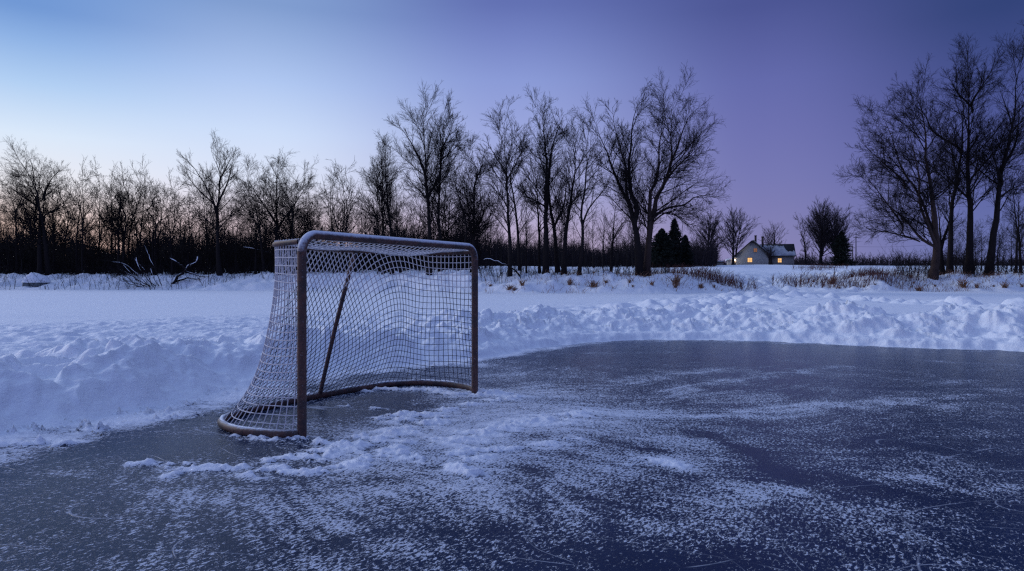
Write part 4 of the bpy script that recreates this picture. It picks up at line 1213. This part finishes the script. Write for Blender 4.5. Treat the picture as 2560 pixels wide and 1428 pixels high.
# poles and their wire
poles = []
for lab, px, topy, D in (('tall thin utility pole, the higher of two, right of the farmhouse trees', 2140, 590, 152), ('shorter thin utility pole close beside the taller one', 2131.5, 616, 168)):
    x, y = (px - CX) / F * D, D; z = hgt(x, y); top = CAMH + (HZ - topy) / F * D - z
    e = empty('utility_pole', (x, y, z)); tag(e, lab, 'pole')
    mesh_obj('shaft', *tubes(np.array([[(0, 0, -.3), (0, 0, top * .5), (0, 0, top)]]), np.array([[.13, .11, .09]]), 8, cap=True)[:2], M['pole'], e)
    MB().box(-.6, .6, -.06, .06, top - .45, top - .33).build('crossarm', M['pole'], e, smooth=False)
    poles.append((x, y, z + top - .3))
a0, a1 = np.array(poles[0]) - [0, 0, 2.2], at(2330, 612, 152.5)
wp = catmull([a0, (a0 + a1) / 2 - np.array([0, 0, .25]), a1], 20)
o = mesh_obj('power_line', *tubes(wp[None], np.full((1, 20), .018), 4)[:2], M['pole'])
tag(o, 'thin overhead wire running right from the tall utility pole', 'wire')

# ------------------------------------------------------------------ sky and light
world = bpy.data.worlds.new('World'); scene.world = world
world.use_nodes = True
nt = world.node_tree; nt.nodes.clear()
out = nt.nodes.new('ShaderNodeOutputWorld'); bg = nt.nodes.new('ShaderNodeBackground')
nt.links.new(bg.outputs[0], out.inputs[0])
tc = nt.nodes.new('ShaderNodeTexCoord'); sep = nt.nodes.new('ShaderNodeSeparateXYZ')
nt.links.new(tc.outputs['Generated'], sep.inputs[0])
az = mathn(nt, 'MULTIPLY', mathn(nt, 'ARCTAN2', sep.outputs[0], sep.outputs[1]), 180 / PI)
el = mathn(nt, 'DIVIDE', mathn(nt, 'MULTIPLY', mathn(nt, 'ARCSINE', sep.outputs[2]), 180 / PI), 90, clamp=True)
ZEN = (138, 161, 214)
COLS = [  # azimuth (deg), [(photo row or elevation in deg, sRGB)]
    (-180, [(0., (84, 80, 132)), (8., (92, 94, 160)), (25., (84, 98, 172)), (55., ZEN)]),
    (-110, [(0., (220, 170, 165)), (8., (190, 185, 215)), (25., (124, 155, 212)), (55., ZEN)]),
    (-62, [(0., (255, 190, 160)), (6., (255, 228, 212)), (14., (222, 234, 250)), (25., (150, 184, 228)), (55., ZEN)]),
    (-37, [(690, (238, 180, 158)), (560, (238, 208, 198)), (460, (230, 228, 234)), (330, (212, 226, 243)), (200, (172, 201, 236)), (90, (138, 173, 222)), (10, (110, 148, 206)), (55., ZEN)]),
    (-21, [(690, (208, 162, 162)), (560, (212, 190, 202)), (450, (206, 214, 237)), (330, (188, 208, 241)), (200, (159, 187, 236)), (90, (134, 165, 220)), (10, (114, 148, 207)), (55., ZEN)]),
    (0, [(690, (176, 148, 172)), (580, (172, 157, 194)), (480, (156, 160, 212)), (350, (144, 157, 219)), (200, (125, 144, 214)), (90, (104, 122, 197)), (10, (88, 105, 182)), (55., ZEN)]),
    (21, [(690, (130, 124, 178)), (560, (119, 118, 179)), (450, (109, 112, 180)), (330, (100, 105, 178)), (200, (90, 98, 174)), (10, (68, 79, 152)), (55., ZEN)]),
    (37, [(690, (98, 108, 172)), (560, (91, 102, 170)), (450, (84, 94, 166)), (330, (74, 85, 158)), (200, (62, 75, 145)), (10, (44, 63, 126)), (55., (116, 144, 205))]),
    (90, [(0., (84, 90, 150)), (10., (78, 86, 156)), (25., (70, 86, 156)), (55., (116, 144, 205))]),
    (180, [(0., (84, 80, 132)), (8., (92, 94, 160)), (25., (84, 98, 172)), (55., ZEN)]),
]
prev = None
for i, (a, stops) in enumerate(COLS):
    rp = nt.nodes.new('ShaderNodeValToRGB'); rp.color_ramp.interpolation = 'EASE' if False else 'LINEAR'
    nt.links.new(el, rp.inputs[0])
    es = []
    if isinstance(stops[0][0], int):                             # hold the colour of the upper sky a little before the zenith lightens
        stops = stops[:-1] + [(30., tuple(q_ * 1.03 for q_ in stops[-2][1])), (58., stops[-1][1])]
    for v, c in stops:
        e = v if isinstance(v, float) else math.degrees(math.atan((HZ - v) / F * math.cos(math.radians(a))))
        if a > -30 and a < 100:
            gy = .3 * c[0] + .55 * c[1] + .15 * c[2]; c = tuple(1.035 * (gy + .80 * (q_ - gy)) for q_ in c)
        es.append((max(0, e) / 90, srgb(*[min(255, q_ * 1.03) for q_ in c])))
    cr_ = rp.color_ramp
    cr_.elements[0].position = es[0][0]; cr_.elements[0].color = es[0][1]
    cr_.elements[1].position = es[-1][0]; cr_.elements[1].color = es[-1][1]
    for p_, c_ in es[1:-1]:
        x = cr_.elements.new(p_); x.color = c_
    if prev is None: prev = rp.outputs[0]
    else:
        prev = mixc(nt, smooth(nt, az, COLS[i - 1][0], a) if True else mathn(nt, 'DIVIDE', mathn(nt, 'SUBTRACT', az, COLS[i - 1][0]), a - COLS[i - 1][0], clamp=True), prev, rp.outputs[0])
SUN_AZ, SUN_EL = -62.0, 4.0
sky = nt.nodes.new('ShaderNodeTexSky'); sky.sky_type = 'NISHITA'; sky.sun_disc = False
sky.sun_elevation = math.radians(-5); sky.sun_rotation = math.radians(SUN_AZ)
addn = nt.nodes.new('ShaderNodeVectorMath'); addn.operation = 'MULTIPLY_ADD'
nt.links.new(sky.outputs[0], addn.inputs[0]); addn.inputs[1].default_value = (.05, .05, .05); nt.links.new(prev, addn.inputs[2])
nt.links.new(addn.outputs[0], bg.inputs[0])
bg.inputs[1].default_value = 1.0

sd = bpy.data.lights.new('sun', 'SUN'); sd.energy = 1.0; sd.angle = math.radians(28); sd.color = (.92, .92, 1)
so = bpy.data.objects.new('sun', sd); COL.objects.link(so)
dv = Vector((math.sin(math.radians(SUN_AZ)) * math.cos(math.radians(22)), math.cos(math.radians(SUN_AZ)) * math.cos(math.radians(22)), math.sin(math.radians(22))))
so.rotation_euler = dv.to_track_quat('Z', 'Y').to_euler()

# ------------------------------------------------------------------ camera and render settings
cd = bpy.data.cameras.new('camera'); cam = bpy.data.objects.new('camera', cd); COL.objects.link(cam)
cd.sensor_width = 36; cd.lens = F / 2560 * 36
cd.shift_y = -(714 - HZ) / 2560
cd.clip_start = .05; cd.clip_end = 9000
cam.location = (0, 0, CAMH); cam.rotation_euler = (PI / 2, 0, 0)
scene.camera = cam
scene.view_settings.view_transform = 'Standard'; scene.view_settings.look = 'None'
scene.view_settings.exposure = 0; scene.view_settings.gamma = 1
scene.cycles.use_denoising = False
scene.cycles.use_adaptive_sampling = False
scene.cycles.max_bounces = 5; scene.cycles.diffuse_bounces = 3; scene.cycles.glossy_bounces = 3
scene.cycles.filter_width = 1.3
